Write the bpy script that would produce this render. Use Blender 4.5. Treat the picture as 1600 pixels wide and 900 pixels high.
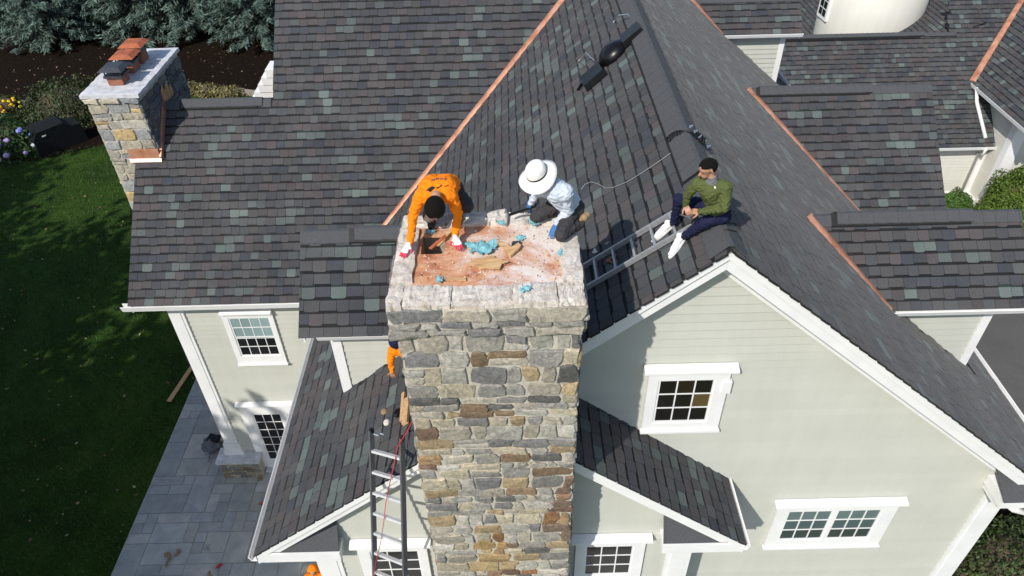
import bpy, bmesh, math, random
import numpy as np
from mathutils import Vector, Matrix
for o in list(bpy.data.objects): bpy.data.objects.remove(o)
SC = bpy.context.scene
COL = SC.collection
rnd = random.Random(7)
# ------------------------------------------------------------------ camera, sky, sun, exposure
CAMZ = 17.5
FPX = 1137.58
PITCH, YAW, ROLL = math.radians(40.136), math.radians(-0.27), math.radians(-1.574)
def cam_axes():
    cy, sy = math.cos(YAW), math.sin(YAW)
    f0 = Vector((sy, cy, 0)); r0 = Vector((cy, -sy, 0)); u0 = Vector((0, 0, 1))
    f = f0*math.cos(PITCH) - u0*math.sin(PITCH)
    u = u0*math.cos(PITCH) + f0*math.sin(PITCH)
    return r0*math.cos(ROLL) + u*math.sin(ROLL), -r0*math.sin(ROLL) + u*math.cos(ROLL), f
CR, CU, CF = cam_axes()
CP = Vector((0, 0, CAMZ))
cd = bpy.data.cameras.new('camera'); cam = bpy.data.objects.new('camera', cd); COL.objects.link(cam)
cd.sensor_width = 36; cd.lens = 36*FPX/1600; cd.clip_end = 600; cd.clip_start = .1
cam.matrix_world = Matrix(((CR.x, CU.x, -CF.x, CP.x), (CR.y, CU.y, -CF.y, CP.y), (CR.z, CU.z, -CF.z, CP.z), (0, 0, 0, 1)))
SC.camera = cam
SUN_TO = Vector((-0.78, -1.17, 1.31)).normalized()          # towards the sun, from a shadow on the gable wall
W = bpy.data.worlds.new('World'); SC.world = W; W.use_nodes = True
nt = W.node_tree; nt.nodes.clear()
sky = nt.nodes.new('ShaderNodeTexSky'); sky.sky_type = 'NISHITA'; sky.sun_disc = False
sky.sun_elevation = math.asin(SUN_TO.z); sky.sun_rotation = math.atan2(SUN_TO.x, SUN_TO.y) % (2*math.pi)
bg = nt.nodes.new('ShaderNodeBackground'); bg.inputs[1].default_value = .15
wo = nt.nodes.new('ShaderNodeOutputWorld')
nt.links.new(sky.outputs[0], bg.inputs[0]); nt.links.new(bg.outputs[0], wo.inputs[0])
sl = bpy.data.lights.new('sun', 'SUN'); sl.energy = 4.3; sl.angle = math.radians(.53); sl.color = (1, .95, .87)
sun = bpy.data.objects.new('sun', sl); COL.objects.link(sun)
sun.rotation_euler = SUN_TO.to_track_quat('Z', 'Y').to_euler(); sun.location = (-20, -30, 40)
SC.view_settings.view_transform = 'Standard'; SC.view_settings.look = 'None'
SC.view_settings.exposure = 0.0; SC.view_settings.gamma = 1; SC.view_settings.use_curve_mapping = False
SC.render.resolution_x = 1024; SC.render.resolution_y = 576

# ------------------------------------------------------------------ pixel helpers (a pixel of the 1600x900 photo gives a direction)
def ray(x, y): return CR*((x-800)/FPX) + CU*((450-y)/FPX) + CF
def PZ(x, y, z): d = ray(x, y); return CP + d*((z-CAMZ)/d.z)
def PY(x, y, Y): d = ray(x, y); return CP + d*(Y/d.y)
def PX(x, y, X): d = ray(x, y); return CP + d*(X/d.x)
def PPL(x, y, gx, gy, c, up=0.0):                            # hit the plane z = gx*x + gy*y + c + up
    d = ray(x, y); t = (gx*CP.x + gy*CP.y + c + up - CP.z)/(d.z - gx*d.x - gy*d.y); return CP + d*t
def project(p):
    q = p - CP; w = q.dot(CF)
    return (800 + FPX*q.dot(CR)/w, 450 - FPX*q.dot(CU)/w, w)

# ------------------------------------------------------------------ materials
def new_mat(name):
    m = bpy.data.materials.new(name); m.use_nodes = True
    n = m.node_tree.nodes; b = n['Principled BSDF']; return m, m.node_tree, b
def noise(t, scale, detail=4, rough=.6, vec=None, coord='Object', dist=0):
    n = t.nodes.new('ShaderNodeTexNoise'); n.inputs['Scale'].default_value = scale
    n.inputs['Detail'].default_value = detail; n.inputs['Roughness'].default_value = rough; n.inputs['Distortion'].default_value = dist
    if vec is None:
        tc = t.nodes.new('ShaderNodeTexCoord'); vec = tc.outputs[coord]
    t.links.new(vec, n.inputs['Vector']); return n
def ramp(t, fac, stops):
    r = t.nodes.new('ShaderNodeValToRGB')
    while len(r.color_ramp.elements) < len(stops): r.color_ramp.elements.new(.5)
    for e, (p, c) in zip(r.color_ramp.elements, stops):
        e.position = p; e.color = (*c, 1) if len(c) == 3 else c
    t.links.new(fac, r.inputs[0]); return r
def mixc(t, a, b, fac, mode='MIX'):
    m = t.nodes.new('ShaderNodeMix'); m.data_type = 'RGBA'; m.blend_type = mode
    for s, v in ((m.inputs[0], fac), (m.inputs[6], a), (m.inputs[7], b)):
        if isinstance(v, (int, float)): s.default_value = v
        elif isinstance(v, tuple): s.default_value = (*v, 1)
        else: t.links.new(v, s)
    return m.outputs[2]
def bump(t, b, h, strength, dist=.02):
    n = t.nodes.new('ShaderNodeBump'); n.inputs['Strength'].default_value = strength; n.inputs['Distance'].default_value = dist
    t.links.new(h, n.inputs['Height']); t.links.new(n.outputs[0], b.inputs['Normal'])
def world_vec(t):
    g = t.nodes.new('ShaderNodeNewGeometry'); return g.outputs['Position']
MATS = {}
BOARD = ('siding', 'siding_back')
def simple(name, col, rough=.6, metal=0, var=.15, scale=12, bumpv=0, spec=.5, world=True, bscale=60):
    m, t, b = new_mat(name)
    v = world_vec(t) if world else None
    n = noise(t, scale, 5, .65, v)
    lo = tuple(c*(1-var) for c in col); hi = tuple(min(1, c*(1+var)) for c in col)
    r = ramp(t, n.outputs[0], [(.3, lo), (.7, hi)])
    co = r.outputs[0]
    if name in BOARD:                                          # boards weather a little differently, with faint run-down dirt
        oi = t.nodes.new('ShaderNodeObjectInfo'); r0 = ramp(t, oi.outputs['Random'], [(0, (.975, .975, .972)), (1, (1.02, 1.02, 1.02))]); co = mixc(t, co, r0.outputs[0], 1., 'MULTIPLY')
        mp = t.nodes.new('ShaderNodeMapping'); mp.inputs['Scale'].default_value = (5, 5, .5); t.links.new(v, mp.inputs[0]); n5 = noise(t, 1, 5, .7, mp.outputs[0]); r5 = ramp(t, n5.outputs[0], [(.25, (.95, .95, .93)), (.6, (1, 1, 1))]); co = mixc(t, co, r5.outputs[0], 1., 'MULTIPLY')
    t.links.new(co, b.inputs['Base Color'])
    b.inputs['Roughness'].default_value = rough; b.inputs['Metallic'].default_value = metal
    b.inputs['Specular IOR Level'].default_value = spec
    if bumpv:
        n2 = noise(t, bscale, 4, .6, v); bump(t, b, n2.outputs[0], bumpv)
    MATS[name] = m; return m
def colored(name, source, rough=.85, var=.35, scale=40, bumpv=.4, bscale=90, big=None, spec=.3, gain=1., mid=None, sheen=0):
    """colour of each piece from its object colour or its face attribute, broken up by grain"""
    m, t, b = new_mat(name)
    if source == 'object':
        oi = t.nodes.new('ShaderNodeObjectInfo'); c = oi.outputs['Color']
    else:
        at = t.nodes.new('ShaderNodeAttribute'); at.attribute_name = 'tint'; c = at.outputs['Color']
    v = world_vec(t)
    n = noise(t, scale, 6, .7, v)
    r = ramp(t, n.outputs[0], [(.25, ((1-var)*gain,)*3), (.75, ((1+var)*gain,)*3)])
    col = mixc(t, c, r.outputs[0], 1.0, 'MULTIPLY')
    if mid:
        n4 = noise(t, mid, 6, .75, v, dist=1.5); r4 = ramp(t, n4.outputs[0], [(.32, (.55, .55, .56)), (.5, (1, 1, 1)), (.72, (1.5, 1.42, 1.3))])
        col = mixc(t, col, r4.outputs[0], 1.0, 'MULTIPLY')
    if big:
        n3 = noise(t, big, 3, .5, v, dist=.6)
        r3 = ramp(t, n3.outputs[0], [(.3, (.82, .82, .82)), (.7, (1.18, 1.15, 1.1))])
        col = mixc(t, col, r3.outputs[0], 1.0, 'MULTIPLY')
    t.links.new(col, b.inputs['Base Color'])
    b.inputs['Roughness'].default_value = rough; b.inputs['Specular IOR Level'].default_value = spec
    b.inputs['Sheen Weight'].default_value = sheen; b.inputs['Sheen Roughness'].default_value = .4
    if bumpv:
        n2 = noise(t, bscale, 5, .65, v); bump(t, b, n2.outputs[0], bumpv, .01)
    MATS[name] = m; return m
colored('shingle_single', 'object', .85, .30, 55, .5, 120, big=.8, spec=.2, sheen=.10)
colored('shingle_single_shade', 'object', .8, .26, 55, .5, 120, spec=.1, gain=.28)  # course shadow line put into the colour, for band and tab edges
colored('shingle_field', 'face', .85, .30, 55, .5, 120, big=.8, spec=.2, sheen=.10)
colored('stone_single', 'object', .85, .34, 32, .9, 26, spec=.3, mid=9)
colored('stone_field', 'face', .85, .34, 32, .9, 26, spec=.3, mid=9)
colored('flag_single', 'object', .75, .14, 5, .15, 60, big=1.5)
colored('leaf_tint', 'face', .6, .25, 3, 0, spec=.35)
colored('pane_single', 'object', .06, .12, 3, 0, spec=.5)
colored('plain_single', 'object', .6, .12, 20, .05, 80)
simple('white_trim', (.79, .79, .785), .45, var=.06, scale=2.2, bumpv=.04, bscale=25)
simple('siding', (.505, .512, .460), .55, var=.035, scale=1.2, bumpv=.03, bscale=30)
simple('siding_back', (.64, .63, .57), .6, var=.03, scale=1)
simple('deck', (.025, .025, .028), .95, var=.2)
simple('ridge_shingle', (.070, .073, .079), .9, var=.28, scale=55, bumpv=.4, bscale=170)
simple('vent_black', (.012, .012, .013), .7, var=.2)
def copper_mat():
    m, t, b = new_mat('copper'); v = world_vec(t)
    n = noise(t, 3, 5, .6, v); r = ramp(t, n.outputs[0], [(.3, (.36, .14, .08)), (.5, (.60, .28, .17)), (.72, (.74, .41, .28))])
    t.links.new(r.outputs[0], b.inputs['Base Color']); b.inputs['Metallic'].default_value = .35; b.inputs['Roughness'].default_value = .42
    MATS['copper'] = m
copper_mat()
simple('lit_copper', (.85, .62, .52), .35, metal=.2, var=.1)  # copper with its highlight put into the base colour
simple('mortar', (.46, .43, .36), .95, var=.25, scale=9, bumpv=.6, bscale=45)
def crown_mat():
    m, t, b = new_mat('crown_mortar'); v = world_vec(t)
    n = noise(t, 5, 8, .75, v, dist=.5); r = ramp(t, n.outputs[0], [(.28, (.30, .24, .19)), (.40, (.52, .46, .39)), (.55, (.66, .61, .54)), (.8, (.76, .73, .68))])
    t.links.new(r.outputs[0], b.inputs['Base Color']); b.inputs['Roughness'].default_value = .95
    n2 = noise(t, 25, 6, .7, v); bump(t, b, n2.outputs[0], .9, .02)
    MATS['crown_mortar'] = m
crown_mat()
def ply_mat():
    m, t, b = new_mat('plywood'); g = t.nodes.new('ShaderNodeNewGeometry')
    mp = t.nodes.new('ShaderNodeMapping'); mp.inputs['Scale'].default_value = (4, 6, 4); t.links.new(g.outputs['Position'], mp.inputs[0])
    n = noise(t, 1, 7, .7, mp.outputs[0], dist=.7); r = ramp(t, n.outputs[0], [(.28, (.24, .085, .04)), (.42, (.47, .19, .095)), (.58, (.60, .32, .18)), (.8, (.66, .48, .34))])
    # pale mortar dust, thick towards the corner where the saw has cut
    n2 = noise(t, 2.6, 8, .72, g.outputs['Position'], dist=.4)
    sep = t.nodes.new('ShaderNodeSeparateXYZ'); t.links.new(g.outputs['Position'], sep.inputs[0])
    mr = t.nodes.new('ShaderNodeMapRange'); mr.inputs[1].default_value = -1.0; mr.inputs[2].default_value = .5; mr.inputs[3].default_value = -.09; mr.inputs[4].default_value = .13
    t.links.new(sep.outputs[0], mr.inputs[0])
    ad = t.nodes.new('ShaderNodeMath'); ad.operation = 'ADD'; t.links.new(n2.outputs[0], ad.inputs[0]); t.links.new(mr.outputs[0], ad.inputs[1])
    r2 = ramp(t, ad.outputs[0], [(.46, (0, 0, 0)), (.66, (.95, .95, .95))])
    c = mixc(t, r.outputs[0], (.72, .67, .62), r2.outputs[0])
    t.links.new(c, b.inputs['Base Color']); b.inputs['Roughness'].default_value = .9
    n3 = noise(t, 40, 5, .7, g.outputs['Position']); bump(t, b, n3.outputs[0], .5, .01)
    MATS['plywood'] = m
ply_mat()
def wood_mat():
    m, t, b = new_mat('raw_wood'); tc = t.nodes.new('ShaderNodeTexCoord')
    mp = t.nodes.new('ShaderNodeMapping'); mp.inputs['Scale'].default_value = (4, 45, 45); t.links.new(tc.outputs['Object'], mp.inputs[0])
    n = noise(t, 1, 5, .6, mp.outputs[0], dist=.4); r = ramp(t, n.outputs[0], [(.3, (.30, .16, .07)), (.5, (.52, .32, .15)), (.75, (.66, .46, .26))])
    t.links.new(r.outputs[0], b.inputs['Base Color']); b.inputs['Roughness'].default_value = .8; MATS['raw_wood'] = m
wood_mat()
simple('blue_membrane', (.19, .44, .48), .55, var=.25, scale=10)
simple('slab_stone', (.55, .56, .58), .8, var=.25, scale=5, bumpv=.4, bscale=20)
simple('terracotta', (.28, .11, .065), .8, var=.3, scale=8)
simple('rust_cap', (.36, .10, .04), .75, var=.35, scale=9)
simple('dark_metal', (.06, .065, .075), .45, metal=.4, var=.2)
simple('aluminium', (.66, .67, .68), .4, metal=.25, var=.1)
simple('dull_aluminium', (.34, .345, .35), .45, metal=.3, var=.15)
simple('grey_rail', (.085, .088, .095), .55, var=.2)
simple('black_plastic', (.005, .005, .006), .33, var=.3, spec=.35)
simple('steel', (.55, .56, .58), .3, metal=.9, var=.1)
simple('red_rope', (.50, .03, .04), .8, var=.2)
simple('grey_cable', (.30, .31, .32), .5, var=.1)
simple('skin', (.42, .22, .14), .55, var=.08)
simple('hair', (.006, .005, .004), .75, var=.3, scale=60, bumpv=.8, bscale=130, spec=.15)
def cloth(name, col, fold=.5, fs=9):
    m, t, b = new_mat(name); v = world_vec(t)
    n = noise(t, fs, 3, .55, v, dist=1.2)
    r = ramp(t, n.outputs[0], [(.3, tuple(c*.9 for c in col)), (.7, tuple(min(1, c*1.08) for c in col))])
    t.links.new(r.outputs[0], b.inputs['Base Color']); b.inputs['Roughness'].default_value = .85
    bump(t, b, n.outputs[0], fold, .05); b.inputs['Specular IOR Level'].default_value = .2
    MATS[name] = m
cloth('orange_cloth', (.90, .225, .006)); cloth('pale_blue_cloth', (.52, .58, .66)); cloth('olive_cloth', (.085, .105, .035))
cloth('navy_cloth', (.012, .014, .045)); cloth('charcoal_cloth', (.045, .042, .045)); cloth('taupe_cloth', (.13, .10, .085))
cloth('white_cloth', (.78, .76, .73), .15); cloth('blue_glove', (.06, .17, .38)); cloth('white_glove', (.75, .74, .74)); cloth('red_glove', (.62, .05, .09))
cloth('tan_leather', (.30, .21, .12), .2); cloth('white_shoe', (.80, .80, .80), .1); cloth('cover_cloth', (.010, .012, .014), .3, 3)
cloth('dark_band', (.02, .02, .02), .1); cloth('grey_cloth', (.14, .145, .16), .2)
def ground_mats():
    m, t, b = new_mat('grass'); v = world_vec(t)
    n = noise(t, .5, 6, .65, v, dist=.5); r = ramp(t, n.outputs[0], [(.3, (.016, .036, .005)), (.55, (.030, .066, .009)), (.75, (.056, .084, .015))])
    n2 = noise(t, 14, 5, .7, v); r2 = ramp(t, n2.outputs[0], [(.3, (.55,)*3), (.7, (1.4,)*3)])
    t.links.new(mixc(t, r.outputs[0], r2.outputs[0], 1., 'MULTIPLY'), b.inputs['Base Color']); b.inputs['Roughness'].default_value = .9
    bump(t, b, n2.outputs[0], .8, .04); b.inputs['Specular IOR Level'].default_value = .1; MATS['grass'] = m
    m, t, b = new_mat('mulch'); v = world_vec(t)
    n = noise(t, 6, 8, .75, v); r = ramp(t, n.outputs[0], [(.3, (.004, .003, .0022)), (.55, (.014, .009, .006)), (.78, (.05, .034, .024))])
    t.links.new(r.outputs[0], b.inputs['Base Color']); b.inputs['Roughness'].default_value = .95
    n2 = noise(t, 22, 5, .7, v); bump(t, b, n2.outputs[0], 1., .05); b.inputs['Specular IOR Level'].default_value = .05; MATS['mulch'] = m
    m, t, b = new_mat('asphalt'); v = world_vec(t)
    n = noise(t, .35, 6, .7, v, dist=.5); r = ramp(t, n.outputs[0], [(.3, (.07, .068, .064)), (.7, (.105, .10, .094))])
    n2 = noise(t, 45, 4, .8, v); r2 = ramp(t, n2.outputs[0], [(.35, (.8,)*3), (.65, (1.2,)*3)])
    t.links.new(mixc(t, r.outputs[0], r2.outputs[0], 1., 'MULTIPLY'), b.inputs['Base Color']); b.inputs['Roughness'].default_value = .9
    MATS['asphalt'] = m
ground_mats()
simple('joint_sand', (.46, .45, .41), .95, var=.25, scale=6, bumpv=.3)
simple('bark', (.09, .065, .045), .9, var=.35, scale=8, bumpv=.8, bscale=25)

# ------------------------------------------------------------------ mesh helpers
class MB:
    def __init__(s): s.v = []; s.f = []; s.m = []
    def face(s, pts, m=0):
        i = len(s.v); s.v += [tuple(p) for p in pts]; s.f.append(tuple(range(i, i+len(pts)))); s.m.append(m)
    def hexa(s, p, m=0):                                        # 8 corners: bottom ring 0-3, top ring 4-7
        i = len(s.v); s.v += [tuple(q) for q in p]
        for f in ((3, 2, 1, 0), (4, 5, 6, 7), (0, 1, 5, 4), (1, 2, 6, 5), (2, 3, 7, 6), (3, 0, 4, 7)):
            s.f.append(tuple(i+k for k in f)); s.m.append(m)
        return s
    def box(s, x0, x1, y0, y1, z0, z1, m=0):
        return s.hexa([(x0, y0, z0), (x1, y0, z0), (x1, y1, z0), (x0, y1, z0), (x0, y0, z1), (x1, y0, z1), (x1, y1, z1), (x0, y1, z1)], m)
    def prism(s, poly, off, m=0):                              # polygon (3D) swept by a vector
        n = len(poly); i = len(s.v); off = Vector(off)
        s.v += [tuple(p) for p in poly] + [tuple(Vector(p)+off) for p in poly]
        s.f.append(tuple(range(i+n-1, i-1, -1))); s.m.append(m)
        s.f.append(tuple(range(i+n, i+2*n))); s.m.append(m)
        for k in range(n):
            s.f.append((i+k, i+(k+1) % n, i+n+(k+1) % n, i+n+k)); s.m.append(m)
        return s
    def bar(s, a, b, w, h, up=(0, 0, 1), m=0):                 # a rectangular bar from a to b
        a, b = Vector(a), Vector(b); d = (b-a).normalized(); sd = d.cross(Vector(up)).normalized()*w/2; u = sd.cross(d).normalized()*h/2
        return s.prism([a-sd-u, a+sd-u, a+sd+u, a-sd+u], b-a, m)
    def tube(s, path, r, n=8, m=0, cap=True):
        path = [Vector(p) for p in path]; rs = r if isinstance(r, (list, tuple)) else [r]*len(path)
        i0 = len(s.v); up = Vector((0, 0, 1))
        for k, p in enumerate(path):
            d = (path[min(k+1, len(path)-1)]-path[max(k-1, 0)]).normalized()
            ref = up if abs(d.z) < .9 else Vector((1, 0, 0))
            a = d.cross(ref).normalized(); b = a.cross(d).normalized()
            for j in range(n):
                t = 2*math.pi*j/n; s.v.append(tuple(p+(a*math.cos(t)+b*math.sin(t))*rs[k]))
        for k in range(len(path)-1):
            for j in range(n):
                q = i0+k*n; s.f.append((q+j, q+n+j, q+n+(j+1) % n, q+(j+1) % n)); s.m.append(m)
        if cap:
            s.f.append(tuple(i0+j for j in range(n))); s.m.append(m)
            s.f.append(tuple(i0+(len(path)-1)*n+n-1-j for j in range(n))); s.m.append(m)
        return s
    def capsule(s, a, b, ra, rb, n=12, m=0):
        a, b = Vector(a), Vector(b); d = b-a; L = max(d.length, 1e-5); d = d/L
        path, rs = [], []
        for k in range(5):
            t = math.pi/2*(1-k/4); path.append(a-d*ra*math.sin(t)); rs.append(max(ra*math.cos(t), .001))
        for k in range(5):
            t = math.pi/2*k/4; path.append(b+d*rb*math.sin(t)); rs.append(max(rb*math.cos(t), .001))
        i0 = len(s.v); ref = Vector((0, 0, 1)) if abs(d.z) < .9 else Vector((1, 0, 0))
        u = d.cross(ref).normalized(); w = u.cross(d).normalized()
        for p, r in zip(path, rs):
            for j in range(n):
                t = 2*math.pi*j/n; s.v.append(tuple(p+(u*math.cos(t)+w*math.sin(t))*r))
        for k in range(len(path)-1):
            for j in range(n):
                q = i0+k*n; s.f.append((q+j, q+n+j, q+n+(j+1) % n, q+(j+1) % n)); s.m.append(m)
        s.f.append(tuple(i0+j for j in range(n))); s.m.append(m)
        s.f.append(tuple(i0+(len(path)-1)*n+n-1-j for j in range(n))); s.m.append(m)
        return s
    def ellipsoid(s, c, ax, m=0, nu=14, nv=9):                 # ax: three axis vectors
        c = Vector(c); i0 = len(s.v)
        for k in range(nv+1):
            ph = math.pi*k/nv
            for j in range(nu):
                t = 2*math.pi*j/nu
                s.v.append(tuple(c+ax[0]*(max(math.sin(ph), .01)*math.cos(t))+ax[1]*(max(math.sin(ph), .01)*math.sin(t))+ax[2]*math.cos(ph)))
        for k in range(nv):
            for j in range(nu):
                q = i0+k*nu; s.f.append((q+j, q+nu+j, q+nu+(j+1) % nu, q+(j+1) % nu)); s.m.append(m)
        s.f.append(tuple(i0+nu-1-j for j in range(nu))); s.m.append(m)
        s.f.append(tuple(i0+nv*nu+j for j in range(nu))); s.m.append(m)
        return s
    def build(s, name, mats, parent=None, smooth=False, center=True, fix=False):
        vs = np.array(s.v, dtype=float)
        c = (vs.min(0)+vs.max(0))/2 if center else np.zeros(3)
        me = bpy.data.meshes.new(name); me.from_pydata([tuple(p) for p in vs-c], [], s.f)
        if isinstance(mats, str): mats = [mats]
        for k in mats: me.materials.append(MATS[k])
        if len(mats) > 1: me.polygons.foreach_set('material_index', s.m)
        if fix:
            b = bmesh.new(); b.from_mesh(me); bmesh.ops.recalc_face_normals(b, faces=b.faces); b.to_mesh(me); b.free()
        if smooth: me.polygons.foreach_set('use_smooth', [True]*len(me.polygons))
        me.update()
        o = bpy.data.objects.new(name, me); COL.objects.link(o); o.location = c
        adopt(o, parent); return o
def adopt(o, parent):
    if parent is None: return
    o.parent = parent
    if parent.type == 'EMPTY': o.matrix_parent_inverse = Matrix.Translation(-Vector(parent.location))
    elif 'origin' in ORI.get(parent.name, {}): pass
    # a mesh part carries its own location: undo it so that children stay in world coordinates
    if parent.type == 'MESH':
        o.matrix_parent_inverse = Matrix.Translation(-Vector(parent.location))
ORI = {}
def thing(name, label, cat, loc=(0, 0, 0), group=None):
    o = bpy.data.objects.new(name, None); COL.objects.link(o); o.location = loc; o.empty_display_size = .2
    return tag(o, label, cat, group)
def tag(o, label, cat, group=None):
    o['label'] = label; o['category'] = cat
    if group: o['group'] = group
    return o
def struct(o): o['kind'] = 'structure'; return o
def stuff(o): o['kind'] = 'stuff'; return o
def clip(poly, hp):                                            # keep a*u+b*v<=c
    a, b, c = hp; out = []
    for i in range(len(poly)):
        p, q = poly[i], poly[(i+1) % len(poly)]
        dp, dq = a*p[0]+b*p[1]-c, a*q[0]+b*q[1]-c
        if dp <= 0: out.append(p)
        if (dp < 0 < dq) or (dq < 0 < dp):
            t = dp/(dp-dq); out.append((p[0]+(q[0]-p[0])*t, p[1]+(q[1]-p[1])*t))
    return out
def halfplanes(poly):                                          # of a counter-clockwise convex polygon
    area = sum(poly[i][0]*poly[(i+1) % len(poly)][1]-poly[(i+1) % len(poly)][0]*poly[i][1] for i in range(len(poly)))
    if area < 0: poly = poly[::-1]
    hs = []
    for i in range(len(poly)):
        (x0, y0), (x1, y1) = poly[i], poly[(i+1) % len(poly)]
        nx, ny = y1-y0, -(x1-x0); hs.append((nx, ny, nx*x0+ny*y0))
    return hs

# ------------------------------------------------------------------ GROUND
GR = MB(); GR.face([(-250, -150, 0), (250, -150, 0), (250, 350, 0), (-250, 350, 0)])
struct(GR.build('lawn', 'grass', center=False))
mb = MB()                                                      # mulch bed under the spruces, curved front edge
edge = [PZ(*q, 0) for q in ((-160, 215), (0, 172), (60, 158), (130, 145), (210, 137), (290, 135), (395, 148), (520, 165), (640, 170))]
mb.face([(p.x, p.y, .004) for p in edge] + [(0, 75, .004), (-75, 75, .004)])
struct(mb.build('mulch_bed', 'mulch', center=False))
mb = MB(); lower = [PZ(*q, 0) for q in ((-120, 262), (0, 258), (60, 250), (165, 226), (215, 215))]
mb.face([(p.x, p.y, .004) for p in lower] + [(p.x, p.y-.3, .004) for p in reversed(edge[1:6])])
struct(mb.build('flower_bed', 'mulch', center=False))
mb = MB(); mb.face([(10.4, 10.6, .004), (60, 6, .004), (60, 45, .004), (10.4, 45, .004)])
struct(mb.build('driveway', 'asphalt', center=False))
mb = MB(); mb.face([(8.2, 4, .008), (14.2, 4, .008), (13.6, 10.5, .008), (9.9, 14.5, .008), (8.2, 14.5, .008)])
struct(mb.build('planting_bed', 'mulch', center=False))
patio = MB(); patio.box(-10.55, 3.5, 2, 17.6, -.1, .012)
patio = struct(patio.build('patio', 'joint_sand', center=False))
def flagstones():
    un = .305; nx, ny = 46, 52; used = [[False]*ny for _ in range(nx)]
    sizes = [(2, 2), (3, 2), (2, 3), (3, 3), (4, 2), (2, 1), (1, 2), (1, 1), (4, 3), (2, 4), (3, 1)]
    rr = random.Random(3); meshes = {}
    for j in range(ny):
        for i in range(nx):
            if used[i][j]: continue
            rr.shuffle(sizes)
            for (a, b) in sizes + [(1, 1)]:
                if i+a <= nx and j+b <= ny and not any(used[i+p][j+q] for p in range(a) for q in range(b)): break
            for p in range(a):
                for q in range(b): used[i+p][j+q] = True
            x, y = -10.53+i*un, 2+j*un
            if x+a*un > 3.4: continue
            if y+b*un/2 < 8.4 or (x > -3.1) or (x > -4.0 and y < 9) or (x > -7.9 and y > 12.9): continue
            if (a, b) not in meshes:
                m = MB(); w, h = a*un/2-.007, b*un/2-.007
                m.hexa([(-w, -h, 0), (w, -h, 0), (w, h, 0), (-w, h, 0), (-w+.006, -h+.006, .02), (w-.006, -h+.006, .02), (w-.006, h-.006, .02), (-w+.006, h-.006, .02)])
                o = m.build('flagstone', 'flag_single', patio, center=False); meshes[(a, b)] = o.data
            else:
                o = bpy.data.objects.new('flagstone', meshes[(a, b)]); COL.objects.link(o); adopt(o, patio)
            o.location = (x+a*un/2, y+b*un/2, .012+rr.uniform(-.003, .004))
            k = rr.uniform(.88, 1.14); c = rr.choice([(.36, .375, .37), (.34, .355, .36), (.365, .37, .355), (.32, .34, .35)])
            o.color = (c[0]*k, c[1]*k, c[2]*k, 1)
flagstones()
def blades():
    r = np.random.default_rng(5); n = 90000
    x = r.uniform(-27, -10.56, n); y = r.uniform(9, 33.5, n)
    k = (y < 25+(-10.5-x)*.2) | (y < 31.5+(x+24)*.3); x, y = x[k], y[k]; n = len(x)
    h = r.uniform(.04, .10, n); a = r.uniform(0, 6.28, n); w = r.uniform(.008, .018, n)
    lx, ly = r.normal(0, .04, n), r.normal(0, .04, n)
    v = np.zeros((n, 3, 3)); v[:, 0] = np.stack([x-w*np.cos(a), y-w*np.sin(a), 0*x], 1); v[:, 1] = np.stack([x+w*np.cos(a), y+w*np.sin(a), 0*x], 1)
    v[:, 2] = np.stack([x+lx, y+ly, h], 1)
    t = r.uniform(.6, 1.5, n)[:, None]*np.array([.036, .074, .010])[None]
    tri_mesh('grass', v, t, 'leaf_tint', None).__setitem__('kind', 'stuff')
def tri_mesh(name, v, tint, mat, parent, nper=3):
    n = len(v); me = bpy.data.meshes.new(name)
    me.vertices.add(n*nper); me.vertices.foreach_set('co', v.reshape(-1).astype(np.float32))
    me.loops.add(n*nper); me.loops.foreach_set('vertex_index', np.arange(n*nper, dtype=np.int32))
    me.polygons.add(n); me.polygons.foreach_set('loop_start', np.arange(0, n*nper, nper, dtype=np.int32))
    me.update(calc_edges=True)
    at = me.attributes.new('tint', 'FLOAT_COLOR', 'FACE')
    at.data.foreach_set('color', np.concatenate([tint, np.ones((n, 1))], 1).reshape(-1).astype(np.float32))
    me.materials.append(MATS[mat]); o = bpy.data.objects.new(name, me); COL.objects.link(o)
    if parent: o.parent = parent
    return o
blades()

# ------------------------------------------------------------------ HOUSE
house = thing('house', 'cream clapboard house with dark shingle roofs and two stone chimneys', 'house', (0, 7, 0))
back = thing('rear_wing', 'cream rear wing behind the house with dark shingled roof and round turret', 'building', (15, 26, 0))
# planes z = gx*x + gy*y + c
S = .8412
P_WL = (S, 0, 12.379-S*2.508); P_WR = (-S, 0, 12.379+S*2.508)
P_M = (0, .8818, -4.4717)
P_LD = (0, .86, 9.96-.86*7.97); P_D3 = (0, .86, 10.21-.86*10.36); P_D2 = (0, .86, 9.605-.86*16.65); P_D1 = (0, .86, 9.83-.86*22.55)
P_LL = (.82, 0, 7.5+.82*3.97); P_LR = (-.82, 0, 7.5+.82*3.33)
P_G = (0, .86, 2.72-.86*25.58); P_RG = (.922, 0, 4.52-.922*18.74); P_BK = (.4, 0, 5.85-.4*18.5)
def zof(P, x, y): return P[0]*x+P[1]*y+P[2]
CHX0, CHX1, CHY0, CHY1 = -1.18, .655, 5.3, 6.8
def behind_chimney(p):                                         # is p hidden from the photograph's viewpoint by the main chimney
    d = p-CP
    for x0, x1, y0, y1, z0, z1 in ((CHX0, CHX1, CHY0, CHY1, 0, 12.9),):
        t0, t1 = 0., .985
        for k, (lo, hi) in enumerate(((x0, x1), (y0, y1), (z0, z1))):
            if abs(d[k]) < 1e-9: continue
            a, b = (lo-CP[k])/d[k], (hi-CP[k])/d[k]
            if a > b: a, b = b, a
            t0, t1 = max(t0, a), min(t1, b)
        if t0 < t1: return True
    return False
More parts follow.
